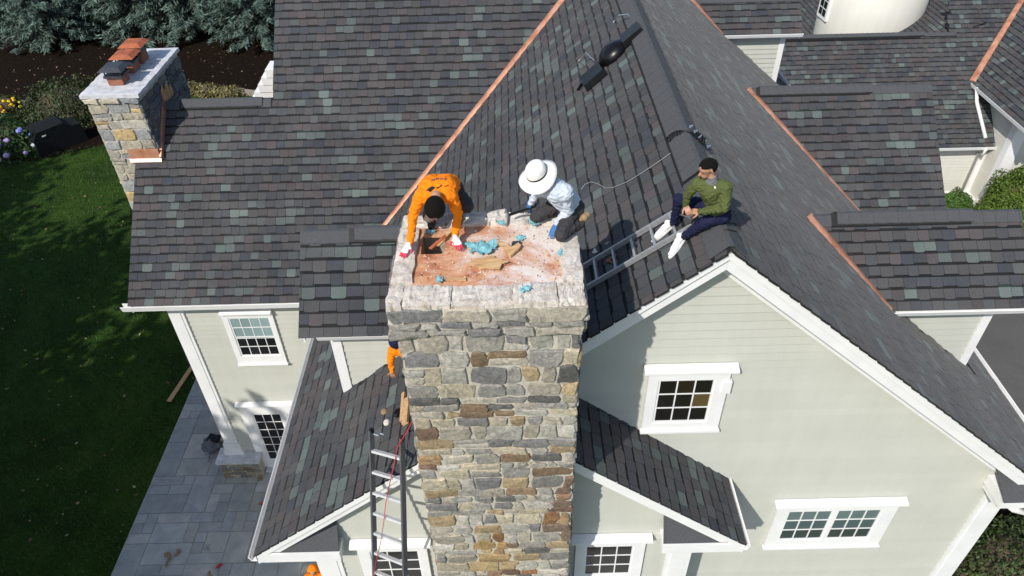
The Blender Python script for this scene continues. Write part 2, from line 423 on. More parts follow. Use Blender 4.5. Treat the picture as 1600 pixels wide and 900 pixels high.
def slab(name, P, plan, th, parent, mat='deck', drop=.004):
    mb = MB(); top = [Vector((x, y, zof(P, x, y)-drop)) for x, y in plan]
    mb.prism([p-Vector((0, 0, th)) for p in top], (0, 0, th)); return mb.build(name, mat, parent, fix=True)
PAL = [((.060, .059, .062), 38), ((.053, .055, .061), 28), ((.066, .058, .061), 17), ((.082, .095, .095), 8), ((.098, .119, .115), 5), ((.044, .047, .056), 10), ((.070, .075, .078), 8)]
PC = [tuple(x*q for x, q in zip(c, (1.13, 1.16, 1.16))) for c, w in PAL for _ in range(w)]
SHING = []                                                     # (polygon in 3D, height profile, colour, owner, size on screen, clipped)
EXPO = .205; BAND = .050                                      # exposed height and the dark band that paints the course shadow along its top
def shingles(P, plan, owner, seed, skip=None, extra=None, far=False, vofs=0.):
    rr = random.Random(seed); g = Vector((P[0], P[1], 0)); gl = g.length
    hdir = g/gl; V = Vector((hdir.x, hdir.y, gl)).normalized(); N = Vector((-P[0], -P[1], 1)).normalized(); U = V.cross(N)
    O = Vector((plan[0][0], plan[0][1], zof(P, *plan[0])))
    uv = [((Vector((x, y, zof(P, x, y)))-O).dot(U), (Vector((x, y, zof(P, x, y)))-O).dot(V)) for x, y in plan]
    hs = halfplanes(uv)
    u0, u1 = min(p[0] for p in uv), max(p[0] for p in uv); v0, v1 = min(p[1] for p in uv), max(p[1] for p in uv)
    nrow = int((v1-v0)/EXPO)+1
    for r in range(nrow):
        vb = v0+r*EXPO+vofs; u = u0-rr.uniform(0, .3); kind = rr.random() < .5; cc = rr.choice(PC)
        while u < u1:
            kind = (not kind) if rr.random() < .8 else kind
            w = rr.uniform(.18, .25)*(1. if kind else 1.05)
            if rr.random() < .75: cc = rr.choice(PC)
            jb = rr.uniform(-.003, .003)
            b = vb+jb; L = EXPO*1.12
            if kind:
                e = -.022; out = [(u+.0026, b), (u+.026, b+e), (u+w*.5, b+e-.003), (u+w-.026, b+e), (u+w-.0026, b), (u+w-.0026, b+L), (u+.0026, b+L)]
            else:
                out = [(u+.0026, b), (u+w-.0026, b+rr.uniform(-.003, .003)), (u+w-.0026, b+L), (u+.0026, b+L)]
            cu, cv = u+w/2, b+L*.45
            c3 = O+U*cu+V*cv
            k = rr.uniform(.9, 1.1); col = (cc[0]*k, cc[1]*k, cc[2]*k)
            lift = rr.uniform(0, .004)
            u += w
            if skip and skip(c3): continue
            n0 = len(out); clipped = False
            hh = hs+[(a*U.x+bb*U.y, a*V.x+bb*V.y, c-a*O.x-bb*O.y) for (a, bb, c) in (extra(c3) if extra else [])]
            poly = out
            for h in hh:
                q = clip(poly, h)
                if q != poly: clipped = True
                poly = q
                if len(poly) < 3: break
            if len(poly) < 3: continue
            def lift3(pl): return [O+U*pu+V*pv+N*(.018+lift-.012*min(1.2, max(-.2, (pv-b)/L))) for (pu, pv) in pl]
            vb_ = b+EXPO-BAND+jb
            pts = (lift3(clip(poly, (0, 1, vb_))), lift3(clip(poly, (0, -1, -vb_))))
            px = project(c3); size = 0
            if not far and not clipped and 5 < px[0] < 1595 and 5 < px[1] < 895 and not behind_chimney(c3):
                size = w*EXPO*abs(N.dot((CP-c3).normalized()))/px[2]**2
            SHING.append((pts, N, col, owner, size, (kind, w, O+U*(u-w)+V*b, U, V)))
roof_wing = slab('roof', P_WL, [(2.508, 6.66), (2.508, 19.1), (-3.25, 13.6), (-3.25, 9.0), (-.3, 8.3), (-.3, 6.66)], .1, house)
roof_wr = slab('roof', P_WR, [(2.508, 6.66), (9.55, 6.66), (9.55, 27), (2.508, 27)], .1, house)
roof_main = slab('roof', P_M, [(-8.8, 12.66), (-4.3, 12.66), (2.5, 19.11), (-5.64, 19.11), (-5.64, 16.24), (-8.8, 16.24)], .12, house)
# rear slopes that close the ridges
def rear(P, x0, x1, yr, zr, run, sl, parent):
    mb = MB(); mb.prism([(x0, yr, zr-.03), (x1, yr, zr-.03), (x1, yr+run, zr-.03-sl*run), (x0, yr+run, zr-.03-sl*run)], (0, 0, -.1)); return mb.build('roof', 'deck', parent, fix=True)
rear(P_M, -8.8, -5.64, 16.25, zof(P_M, 0, 16.24), 3.2, .85, house); rear(P_M, -5.62, 2.4, 19.12, zof(P_M, 0, 19.11), 5, .85, house)
mb = MB(); mb.prism([(2.508, 19.1, 12.36), (2.508, 27, 12.36), (-.5, 27, 9.83), (-.5, 21.9, 9.83)], (0, 0, -.1)); mb.build('roof', 'deck', house, fix=True)
roof_low = slab('roof', P_LL, [(-3.95, 5.84), (-.32, 5.84), (-.32, 8.22), (-2.87, 8.22), (-2.87, 12.9), (-3.95, 12.9)], .09, house)
roof_lowr = slab('roof', P_LR, [(-.32, 5.84), (3.31, 5.84), (3.31, 7.0), (-.32, 7.0)], .09, house)
def in_ch(p): return CHX0-.02 < p.x < CHX1+.02 and CHY0 < p.y < CHY1+.05
shingles(P_WL, [(-3.3, 9.1), (-3.3, 13.57), (2.44, 19.04), (2.50, 6.62), (-.4, 6.62)], roof_wing, 1,
         skip=lambda p: in_ch(p) or (p.x < -.4 and p.y < 9.15) or (p.x < .5 and p.z < zof(P_LD, p.x, p.y)-.1 and p.y < 9.1))
def under(p):
    return (p.y > 9.3 and p.y < 11.4 and p.z < 10.15-.86*abs(p.y-10.36)-.15 and p.x < 8.6) or (14.4 < p.y < 18.9 and p.z < 9.55-.86*abs(p.y-16.65)-.15) or (21.8 < p.y < 23.3 and p.z < 9.75-.86*abs(p.y-22.55)-.15)
shingles(P_WR, [(2.51, 6.62), (9.58, 6.62), (9.58, 26.5), (2.51, 26.5)], roof_wr, 2, skip=under)
shingles(P_M, [(-8.86, 12.58), (-4.34, 12.58), (2.45, 19.06), (-8.86, 19.06)], roof_main, 3,
         skip=lambda p: (p.x < -8.29 and p.y > 15.22) or (p.x < -5.75 and p.y > 16.3) or (p.x > -2.9 and p.y < 9),
         extra=lambda p: [(-1, 0, 5.66)] if p.y > 16.24 else ([(0, 1, 16.24)] if p.x < -5.9 else []))
shingles(P_LL, [(-4.0, 5.79), (-.34, 5.79), (-.34, 12.9), (-4.0, 12.9)], roof_low, 4, skip=lambda p: in_ch(p) or (p.y > 8.25 and p.x > -2.75),
         extra=lambda p: [(1, 0, -2.86)] if p.y > 8.21 else [(0, 1, 8.24)] if p.x > -2.95 else [])
shingles(P_LR, [(-.30, 5.79), (3.36, 5.79), (3.36, 7.0), (-.30, 7.0)], roof_lowr, 5, skip=in_ch)
# dormers
def clap(parent, y, poly, z0, z1, name='clapboard', expo=.15, mat='siding', sgn=-1):
    """lapped boards on a wall facing -y; poly is the convex outline in (x, z)"""
    hs = halfplanes(poly); z = z0
    xs0, xs1 = min(p[0] for p in poly), max(p[0] for p in poly)
    while z < z1:
        b = [(xs0, z), (xs1, z), (xs1, z+expo-.002), (xs0, z+expo-.002)]
        for h in hs:
            b = clip(b, h)
            if len(b) < 3: break
        if len(b) >= 3:
            mb = MB(); fr = [(p[0], y+sgn*(.024-.021*(p[1]-z)/expo), p[1]) for p in b]; bk = [(p[0], y, p[1]) for p in b]
            n = len(b); mb.v = fr+bk; mb.f = [tuple(range(n))]+[(k, n+k, n+(k+1) % n, (k+1) % n) for k in range(n)]; mb.m = [0]*(n+1)
            mb.build(name, mat, parent, fix=False)
        z += expo
def clapx(parent, x, poly, z0, z1, expo=.15, mat='siding', sgn=-1):
    hs = halfplanes(poly); z = z0; a0, a1 = min(p[0] for p in poly), max(p[0] for p in poly)
    while z < z1:
        b = [(a0, z), (a1, z), (a1, z+expo-.002), (a0, z+expo-.002)]
        for h in hs:
            b = clip(b, h)
            if len(b) < 3: break
        if len(b) >= 3:
            mb = MB(); n = len(b); mb.v = [(x+sgn*(.016-.011*(p[1]-z)/expo), p[0], p[1]) for p in b]+[(x, p[0], p[1]) for p in b]
            mb.f = [tuple(range(n))]+[(k, n+k, n+(k+1) % n, (k+1) % n) for k in range(n)]; mb.m = [0]*(n+1); mb.build('clapboard', mat, parent)
        z += expo
def gutter(parent, x0, x1, y, z, name='gutter', h=.11, d=.11):
    """box gutter along x: open trough with a front lip"""
    mb = MB(); prof = [(0, 0), (0, h), (-.012, h), (-.012, .012), (-d+.02, .012), (-d, h-.01), (-d-.016, h), (-d-.022, h-.012), (-d+.012, 0)]
    mb.prism([(x0, y+p, z+q-h) for p, q in prof], (x1-x0, 0, 0)); return mb.build(name, 'white_trim', parent, fix=True)
def guttery(parent, x, y0, y1, z, sg, h=.11, d=.11):
    mb = MB(); prof = [(0, 0), (0, h), (-.012, h), (-.012, .012), (-d+.02, .012), (-d, h-.01), (-d-.016, h), (-d-.022, h-.012), (-d+.012, 0)]
    mb.prism([(x-sg*p, y0, z+q-h) for p, q in prof], (0, y1-y0, 0)); return mb.build('gutter', 'white_trim', parent, fix=True)
def ridge_row(parent, a, b, sA, sB, vent=None, seed=0, half=.16, step=.21, lift=.045):
    """bent cap shingles lapped along a ridge from a to b; sA, sB slopes on the left/right of the run; vent = (t0, t1)"""
    rr = random.Random(seed); a, b = Vector(a), Vector(b); d = (b-a); L = d.length; d = d/L
    sd = Vector((d.y, -d.x, 0)); n = int(L/step)+1; up = Vector((0, 0, 1))
    def cap(t0, t1, h0, h1):
        t1 = min(t1, L); mb = MB(); j = rr.uniform(-.006, .006); c0, c1 = a+d*t0+up*h0, a+d*t1+up*h1
        e0 = [(c0-sd*half-up*(half*sA-j)), c0-sd*.03-up*.008, c0+sd*.03-up*.008, (c0+sd*half-up*(half*sB-j))]
        e1 = [(c1-sd*half-up*half*sA), c1-sd*.03-up*.008, c1+sd*.03-up*.008, (c1+sd*half-up*half*sB)]
        th = up*.014
        mb.prism(e0+[p-th for p in reversed(e0)], (0, 0, 0)); mb = MB()
        top0, top1, bo0, bo1 = e0, e1, [p-th for p in e0], [p-th for p in e1]
        for k in range(3):
            mb.face([top0[k], top0[k+1], top1[k+1], top1[k]]); mb.face([bo0[k], bo1[k], bo1[k+1], bo0[k+1]])
            mb.face([top0[k], bo0[k], bo0[k+1], top0[k+1]]); mb.face([top1[k], top1[k+1], bo1[k+1], bo1[k]])
        mb.face([top0[0], top1[0], bo1[0], bo0[0]]); mb.face([top0[3], bo0[3], bo1[3], top1[3]])
        return mb.build('ridge_cap', 'ridge_shingle', parent, fix=True)
    if vent: lift = .078
    for k in range(n):
        lk = lift if (not vent or vent[0]-.1 < k*step < vent[1]) else .034
        cap(k*step, k*step+step*1.15, lk+.014, lk+.004)
    if vent:
        t0, t1 = vent; p0, p1 = a+d*t0, a+d*t1; w = half+.008
        mb = MB(); h = lift-.016
        prof = [-sd*w-up*(w*sA+.03), -sd*w+up*(h-w*sA), up*h, sd*w+up*(h-w*sB), sd*w-up*(w*sB+.03)]
        mb.prism([p0+q for q in prof], p1-p0); mb.build('ridge_vent', 'vent_black', parent, fix=True)
def valley(parent, a, b, n, w=.19, h=.045, lift=.03):
    a, b, n = Vector(a), Vector(b), Vector(n).normalized(); d = (b-a).normalized(); sd = d.cross(n).normalized()
    a, b = a+n*lift, b+n*lift
    mb = MB(); mb.prism([a-sd*w/2, a+sd*w/2, a+sd*w/2+n*h*.5, a+sd*w*.12+n*h, a-sd*w*.12+n*h, a-sd*w/2+n*h*.5], b-a)
    return mb.build('copper_valley', 'copper', parent, fix=True)
def dormer(P, yr, zr, ye, xe, cheek_y, cx, plane, seed, vent, has_wall=True):
    """gable dormer on the right slope: ridge along x at (yr, zr), eave at ye, outer end xe"""
    d = bpy.data.objects.new('dormer', None)
    sl_ = P[1]; xv = lambda z: 2.508+(12.379-z)/S
    ze = zof(P, 0, ye); ov = .04
    plan = [(xv(zr), yr), (xv(ze), ye), (xe, ye), (xe, yr)]
    o = slab('dormer', P, [(xv(zr), yr), (xv(ze), ye+.03), (xe-.03, ye+.03), (xe-.03, yr)], .09, house)
    shingles(P, [(xv(ze)-.02, ye-.03), (xe+.02, ye-.03), (xe+.02, yr), (xv(zr), yr)], o, seed)
    # rear slope
    run = yr-ye; mb = MB(); mb.prism([(xv(zr), yr+.01, zr), (xe, yr+.01, zr), (xe, yr+run, zr-sl_*run), (xv(ze), yr+run, zr-sl_*run)], (0, 0, -.09)); mb.build('rear_slope', 'deck', o, fix=True)
    ridge_row(o, (xv(zr)-.35, yr, zr), (xe+.02, yr, zr), sl_, sl_, vent, seed)
    valley(o, (xv(ze)-.05, ye-.05, ze-.03), (xv(zr), yr, zr+.01), Vector((S*.5, -.86*.5, 1)))
    gutter(o, xv(ze)+.04, xe+.02, ye+.03, ze-.005)
    if has_wall:
        zb = lambda x: 12.379-S*(x-2.508)
        poly = [(xv(ze+.1), ze+.1), (cx, zb(cx)-.05), (cx, ze+.1)]
        mb = MB(); mb.prism([(p[0], cheek_y, p[1]) for p in poly], (0, 2*(yr-cheek_y), 0)); w = mb.build('cheek_wall', 'siding', o, fix=True)
        clap(o, cheek_y, poly, zb(cx)-.1, ze+.08)
        mb = MB(); mb.box(cx-.14, cx+.02, cheek_y-.035, cheek_y+.12, zb(cx)+.0, ze-.06); mb.build('corner_board', 'white_trim', o)
        mb = MB(); mb.box(xv(ze)+.2, cx+.02, cheek_y-.03, cheek_y-.002, ze-.2, ze-.08); mb.build('frieze_board', 'white_trim', o)
        mb = MB(); mb.box(xv(ze)+.25, xe-.02, ye+.03, cheek_y, ze-.115, ze-.1); mb.build('soffit', 'white_trim', o)
    # outer gable end
    mb = MB(); mb.prism([(cx, cheek_y, ze-.6), (cx, 2*yr-cheek_y, ze-.6), (cx, 2*yr-cheek_y, ze+.05), (cx, yr, zr-.12), (cx, cheek_y, ze+.05)], (-.1, 0, 0)); mb.build('gable_end', 'siding', o, fix=True)
    mb = MB(); mb.prism([(xe-.005, ye+.05, ze-.03), (xe-.005, yr, zr-.03), (xe-.005, 2*yr-ye-.05, ze-.03), (xe-.005, 2*yr-ye-.05, ze-.2), (xe-.005, yr, zr-.2), (xe-.005, ye+.05, ze-.2)], (-.03, 0, 0)); mb.build('rake_board', 'white_trim', o, fix=True)
    return o
dormer(P_D3, 10.36, 10.21, 9.12, 8.75, 9.37, 8.35, None, 11, (.75, 3.15))
dormer(P_D2, 16.65, 9.605, 14.25, 10.27, 14.5, 9.9, None, 12, (.55, 3.3), has_wall=False)
dormer(P_D1, 22.55, 9.83, 21.65, 8.86, 21.9, 8.47, None, 13, None)
# left dormer (faces left), its camera-side slope and wall
ld = slab('dormer', P_LD, [(-3.23, 8.0), (-.35, 8.0), (.86, 9.17), (-3.23, 9.17)], .09, house)
shingles(P_LD, [(-3.27, 7.93), (-.40, 7.93), (.84, 9.16), (-3.27, 9.16)], ld, 14)
mb = MB(); mb.prism([(-3.23, 9.18, 10.97), (.86, 9.18, 10.97), (-.4, 10.4, 9.93), (-3.23, 10.4, 9.93)], (0, 0, -.09)); mb.build('rear_slope', 'deck', ld, fix=True)
ridge_row(ld, (-3.27, 9.17, 10.99), (1.0, 9.17, 10.99), .86, .86, (.75, 3.6), 15)
gutter(ld, -3.0, -.9, 8.0, 9.945, h=.10, d=.06)
LDY = 8.22
polyc = [(-2.87, 9.89), (-2.87, 8.35), (-.9, 9.9), (-.9, 9.99), (-2.87, 9.99)]
mb = MB(); mb.box(-2.87, -.4, LDY, LDY+.1, 7.6, 9.95); wl = mb.build('wall', 'siding', house)
clap(wl, LDY, [(-2.87, 8.3), (-.9, 9.85), (-.9, 9.97), (-2.87, 9.97)], 8.3, 9.95)
mb = MB(); mb.box(-2.89, -2.73, LDY-.04, LDY+.12, zof(P_LL, -2.87, 0)+.02, 9.86); mb.build('corner_board', 'white_trim', house)
mb = MB(); mb.box(-2.9, -.9, LDY-.035, LDY-.002, 9.78, 9.93); mb.build('frieze_board', 'white_trim', house)
mb = MB(); mb.prism([(-2.87, LDY, 7.5), (-2.87, 12.95, 7.5), (-2.87, 12.95, 7.75), (-2.87, 10.35, 7.75), (-2.87, 10.35, 9.85), (-2.87, 9.17, 10.85), (-2.87, LDY, 9.95)], (.1, 0, 0)); wx = mb.build('wall', 'siding', house, fix=True)
mb = MB(); mb.prism([(-3.22, 7.97, 9.93), (-3.22, 9.17, 10.96), (-3.22, 10.37, 9.93), (-3.22, 10.37, 9.8), (-3.22, 9.17, 10.83), (-3.22, 7.97, 9.8)], (.03, 0, 0)); mb.build('rake_board', 'white_trim', ld, fix=True)
mb = MB(); mb.box(-3.2, -.9, 8.03, LDY, 9.83, 9.845); mb.build('soffit', 'white_trim', ld)

# wing front gable wall
GY = 7.0
zl = lambda x: zof(P_WL, x, 0); zr = lambda x: zof(P_WR, x, 0)
gp = [(-.9, 0), (8.15, 0), (8.15, zr(8.15)-.12), (2.508, 12.379-.12), (-.9, zl(-.9)-.12)]
mb = MB(); mb.prism([(p[0], GY, p[1]) for p in gp], (0, .12, 0)); gw = mb.build('wall', 'siding', house, fix=True)
clap(gw, GY, [(.4, 3.4), (8.05, 3.4), (8.05, zr(8.05)-.15), (2.508, 12.2), (.4, zl(.4)-.15)], 3.45, 12.2)
mb = MB(); mb.box(8.03, 8.15, GY, 20, 0, zr(8.15)-.1); mb.build('wall', 'siding', house)
def rake(parent, pa, pb, y, fh=.30, th=.03, name='rake_board'):
    """sloping fascia between two (x, z) points, at plane y, with a crown strip on its upper edge"""
    mb = MB(); (xa, za), (xb, zb) = pa, pb
    mb.prism([(xa, y, za-fh), (xb, y, zb-fh), (xb, y, zb), (xa, y, za)], (0, -th, 0))
    mb.prism([(xa, y-th, za-fh*.42), (xb, y-th, zb-fh*.42), (xb, y-th, zb), (xa, y-th, za)], (0, -.035, 0))
    return mb.build(name, 'white_trim', parent, fix=True)
AX = 2.508
rake(house, (.55, zl(.55)-.02), (AX-.001, 12.36), 6.72); rake(house, (AX+.001, 12.36), (9.5, zr(9.5)-.02), 6.72)
for (xa, za, xb, zb) in ((.5, zl(.5), AX-.001, 12.379), (AX+.001, 12.379, 9.4, zr(9.4))):
    mb = MB(); mb.prism([(xa, 6.722, za-.27), (xb, 6.722, zb-.27), (xb, GY, zb-.27), (xa, GY, za-.27)], (0, 0, -.02)); mb.build('soffit', 'white_trim', house, fix=True)
    xe_ = min(xb, 8.1); ze_ = zb if xe_ == xb else zr(xe_)
    mb = MB(); mb.prism([(xa, GY-.018, za-.52), (xe_, GY-.018, ze_-.52), (xe_, GY-.018, ze_-.29), (xa, GY-.018, za-.29)], (0, -.03, 0)); mb.build('frieze_board', 'white_trim', house, fix=True)
ridge_row(roof_wing, (AX, 6.68, 12.385), (AX, 20, 12.385), S, S, (1.6, 13.2), 21, half=.23, step=.27, lift=.05)
valley(house, (-3.35, 13.53, zof(P_M, 0, 13.5)+.0), (2.45, 19.06, 12.34), Vector((-.42, -.44, 1)), w=.16, h=.05)
guttery(house, 9.56, 6.75, 26, zr(9.56)+.0, 1)
# right corner: board, eave return with its little roof, elbow
mb = MB(); mb.box(7.79, 8.18, GY-.045, GY+.2, 0, 6.95); mb.box(7.86, 8.11, GY-.055, GY-.045, 0, 6.7); mb.build('corner_board', 'white_trim', house)
mb = MB()
mb.hexa([(7.62, 6.5, 7.18), (9.4, 6.5, 7.18), (9.4, GY-.02, 7.18), (7.62, GY-.02, 7.18), (7.62, 6.5, 7.40), (9.4, 6.5, 7.40), (9.4, GY-.02, 7.40), (7.62, GY-.02, 7.40)])
mb.box(7.66, 9.36, 6.6, GY-.02, 7.05, 7.18); ret = mb.build('eave_return', 'white_trim', house)
mb = MB(); mb.prism([(7.58, 6.45, 7.405), (9.42, 6.45, 7.405), (9.42, GY-.02, 7.66), (7.62, GY-.02, 7.66)], (0, 0, .02)); mb.build('return_shingles', 'ridge_shingle', ret, fix=True)
mb = MB(); mb.tube([(8.1, 6.42, 7.3), (8.1, 6.46, 7.1), (8.0, 6.6, 6.98), (7.9, 6.86, 6.95)], .055, 10); mb.build('downspout', 'white_trim', house, smooth=True)
# main house front wall (left)
MY = 12.95
mb = MB(); mb.box(-8.12, -2.8, MY, MY+.15, 0, 6.75); mw = mb.build('wall', 'siding', house)
clap(mw, MY, [(-8.1, .7), (-2.9, .7), (-2.9, 6.5), (-8.1, 6.5)], .7, 6.45)
mb = MB(); mb.prism([(-8.12, MY, 0), (-8.12, 19.5, 0), (-8.12, 19.5, 6.8), (-8.12, 16.24, 9.7), (-8.12, MY, 6.8)], (.12, 0, 0)); mb.build('wall', 'siding', house, fix=True)
mb = MB(); mb.box(-8.22, -7.86, MY-.06, MY+.2, .95, 6.45); mb.box(-8.15, -7.93, MY-.075, MY-.06, 1.25, 6.3); mb.build('corner_board', 'white_trim', house)
mb = MB(); mb.box(-8.30, -7.76, MY-.16, MY+.2, .80, .95); mb.box(-8.26, -7.80, MY-.12, MY+.2, .95, 1.22); mb.build('pilaster_base', 'white_trim', house)
mb = MB(); mb.box(-8.5, -7.28, MY-.42, MY+.1, .70, .80); mb.build('base_cap', 'slab_stone', house)
mb = MB(); mb.box(-8.44, -7.34, MY-.36, MY, 0, .70); stone_base = mb.build('stone_base', 'mortar', house)
mb = MB(); mb.box(-8.8, -3.0, 12.70, MY, 6.50, 6.52); mb.build('soffit', 'white_trim', house)
mb = MB(); mb.box(-8.2, -2.95, MY-.035, MY-.003, 6.26, 6.5); mb.build('frieze_board', 'white_trim', house)
gutter(house, -9.0, -3.3, 12.64, 6.66, h=.16, d=.12)
mb = MB(); mb.prism([(-8.83, 12.6, 6.62), (-8.83, 16.24, 9.83), (-8.83, 16.24, 9.62), (-8.83, 12.6, 6.41)], (.03, 0, 0)); mb.build('rake_board', 'white_trim', house, fix=True)
mb = MB(); mb.prism([(-5.66, 16.1, 9.70), (-5.66, 19.11, 12.36), (-5.66, 19.11, 12.1), (-5.66, 16.1, 9.5)], (.03, 0, 0)); mb.build('rake_board', 'vent_black', house, fix=True)
mb = MB(); mb.prism([(-5.5, 16.2, 9.6), (-5.5, 22.5, 9.6), (-5.5, 19.11, 12.2)], (.1, 0, 0)); mb.build('wall', 'siding', house, fix=True)
ridge_row(roof_main, (-8.86, 16.24, 9.85), (-5.68, 16.24, 9.85), .88, .85, (1.0, 2.85), 22)
# white stepped cornice seen past the left rake
mb = MB()
for k in range(5): mb.box(-7.95+k*.17, -6.6, 20.9-.02*k, 21.5, 7.45+k*.24, 7.69+k*.24)
mb.build('stepped_cornice', 'white_trim', house)
# lower gable (bump-out) walls
BY = 6.1
lz = lambda x: zof(P_LL, x, 0); rz_ = lambda x: zof(P_LR, x, 0)
bp = [(-3.21, 0), (2.66, 0), (2.66, rz_(2.66)-.1), (-.32, lz(-.32)-.1), (-3.21, lz(-3.21)-.1)]
mb = MB(); mb.prism([(p[0], BY, p[1]) for p in bp], (0, .1, 0)); bw = mb.build('wall', 'siding', house, fix=True)
clap(bw, BY, [(-3.1, 5.2), (-1.1, 5.2), (-1.1, lz(-1.1)-.15), (-3.1, lz(-3.1)-.15)], 5.25, 10)
clap(bw, BY, [(.6, 5.2), (2.55, 5.2), (2.55, rz_(2.55)-.15), (.6, rz_(.6)-.15)], 5.25, 10)
mb = MB(); mb.box(2.56, 2.66, BY+.1, GY, 0, 8.0); mb.build('wall', 'siding', house)
mb = MB(); mb.box(-3.21, -3.11, BY+.1, 12.95, 0, 8.1); mb.build('wall', 'siding', house)
rake(house, (-4.0, lz(-4.0)-.03), (-1.15, lz(-1.15)-.03), 5.86, fh=.24); rake(house, (.62, rz_(.62)-.03), (3.36, rz_(3.36)-.03), 5.86, fh=.24)
for (xa, xb, f) in ((-3.1, -1.15, lz), (.62, 2.6, rz_)):
    mb = MB(); mb.prism([(xa, 5.862, f(xa)-.22), (xb, 5.862, f(xb)-.22), (xb, BY, f(xb)-.22), (xa, BY, f(xa)-.22)], (0, 0, -.02)); mb.build('soffit', 'white_trim', house, fix=True)
mb = MB(); mb.box(2.30, 2.69, BY-.045, BY+.2, 0, 7.36); mb.box(2.37, 2.62, BY-.055, BY-.045, 0, 7.2); mb.build('corner_board', 'white_trim', house)
mb = MB(); mb.box(-3.24, -2.85, BY-.045, BY+.2, 0, 7.36); mb.box(-3.17, -2.92, BY-.055, BY-.045, 0, 7.2); mb.build('corner_board', 'white_trim', house)
for s_, (xa, xb) in ((0, (2.12, 3.34)), (1, (-3.98, -2.72))):
    mb = MB(); mb.box(xa, xb, 5.80, BY-.02, 7.36, 7.50)
    mb.box(xa+.02, xb-.02, 5.84, BY-.02, 7.22, 7.36); r_ = mb.build('eave_return', 'white_trim', house)
    zt = 7.505; f = rz_ if s_ == 0 else lz
    xi = xa+.01 if s_ == 0 else xb-.01; xo = 3.2 if s_ == 0 else -3.84
    mb = MB(); mb.prism([(xi, 5.83, zt), (xo, 5.83, zt), (xo, BY-.02, zt+.12), (xi, BY-.02, zt+.42)], (0, 0, .018)); mb.build('return_shingles', 'ridge_shingle', r_, fix=True)
guttery(house, -3.97, 5.78, 12.9, 7.49, -1, h=.12, d=.10); guttery(house, 3.33, 5.78, 6.98, 7.49, 1, h=.12, d=.08)

# ------------------------------------------------------------------ windows and door
def window(y, trim, units, cols, head=.10, sill=True, name='window', cap=.08):
    y -= .026                                                  # clear of the lapped boards
    x0, x1, z0, z1 = trim; ux0 = min(u[0] for u in units); ux1 = max(u[1] for u in units); uz0 = min(u[2] for u in units); uz1 = max(u[3] for u in units)
    f = y-.05; mb = MB()
    ex = .035
    mb.box(x0, ux0-ex, f, y-.001, z0, z1-.1); mb.box(ux1+ex, x1, f, y-.001, z0, z1-.1)
    mb.box(ux0-ex, ux1+ex, f, y-.001, uz1+ex, z1-.1); mb.box(ux0-ex, ux1+ex, f, y-.001, z0, uz0-ex)
    w = mb.build(name, 'white_trim', house)
    mb = MB(); mb.prism([(x0-cap, f-.02, z1-.1), (x0-cap, f-.085, z1-.085), (x0-cap, f-.085, z1-.05), (x0-cap, y-.001, z1)], (x1-x0+2*cap, 0, 0)); mb.prism([(x0-cap, f-.02, z1-.1), (x0-cap, y-.001, z1), (x0-cap, y-.001, z1-.1)], (x1-x0+2*cap, 0, 0)); mb.build('head_cap', 'white_trim', w, fix=True)
    if sill:
        mb = MB(); mb.box(x0-.02, x1+.02, f-.04, y-.001, z0-.045, z0-.002); mb.build('sill', 'white_trim', w)
    us = sorted(units, key=lambda q: q[0])
    for q in range(len(us)-1):
        if us[q+1][0]-us[q][1] > .02: mb = MB(); mb.box(us[q][1]+ex, us[q+1][0]-ex, f, y-.001, uz0-ex, uz1+ex); mb.build('mullion', 'white_trim', w)
    rr = random.Random(int(abs(x0)*97))
    mb0 = MB(); mb0.box(ux0-ex, ux1+ex, y-.012, y-.002, uz0-ex, uz1+ex); mb0.build('window_backing', 'vent_black', w)
    for (a, b, c, d, nx, ny, pal) in units:
        mb = MB(); g = y-.034
        mb.box(a-ex, a, g, y-.013, c-ex, d+ex); mb.box(b, b+ex, g, y-.013, c-ex, d+ex); mb.box(a, b, g, y-.013, d, d+ex); mb.box(a, b, g, y-.013, c-ex, c); mb.build('sash', 'white_trim', w)
        mt = .019
        pw = (b-a-(nx-1)*mt)/nx; ph = (d-c-(ny-1)*mt)/ny
        for k in range(1, nx):
            mb = MB(); xx = a+k*(pw+mt)-mt; mb.box(xx, xx+mt, y-.030, y-.013, c, d); mb.build('muntin', 'white_trim', w)
        for k in range(1, ny):
            mb = MB(); zz = c+k*(ph+mt)-mt; mb.box(a, b, y-.0285, y-.0135, zz, zz+mt); mb.build('muntin', 'white_trim', w)
        for i in range(nx):
            for j in range(ny):
                mb = MB(); xx, zz = a+i*(pw+mt), c+j*(ph+mt); mb.box(xx, xx+pw, y-.019, y-.0145, zz, zz+ph)
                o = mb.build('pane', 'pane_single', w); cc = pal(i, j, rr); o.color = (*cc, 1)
    return w
def shade(c, k): return tuple(x*k for x in c)
dark = lambda i, j, r: shade((.012, .012, .0125), r.uniform(.6, 1.5))
warm = lambda i, j, r: (.10, .07, .03) if i == 2 and r.random() < .7 else (.022, .016, .012) if r.random() < .5 else (.012, .011, .01)
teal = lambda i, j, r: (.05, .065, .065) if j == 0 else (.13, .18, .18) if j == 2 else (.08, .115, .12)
pale = lambda i, j, r: shade((.24, .33, .33), r.uniform(.85, 1.15))
window(GY, (1.84, 2.98, 8.82, 10.18), [(2.02, 2.76, 9.0, 9.87, 3, 3, warm)], None)
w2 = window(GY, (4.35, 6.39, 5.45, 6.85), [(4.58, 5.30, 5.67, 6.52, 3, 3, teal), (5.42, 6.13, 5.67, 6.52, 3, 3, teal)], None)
window(MY, (-6.99, -5.77, 4.36, 6.16), [(-6.82, -5.90, 5.28, 5.88, 4, 2, pale), (-6.82, -5.90, 4.66, 5.22, 4, 2, dark)], None, cap=0, head=0)
window(BY, (.85, 1.93, 6.05, 7.42), [(1.03, 1.73, 6.28, 7.10, 3, 3, dark)], None)
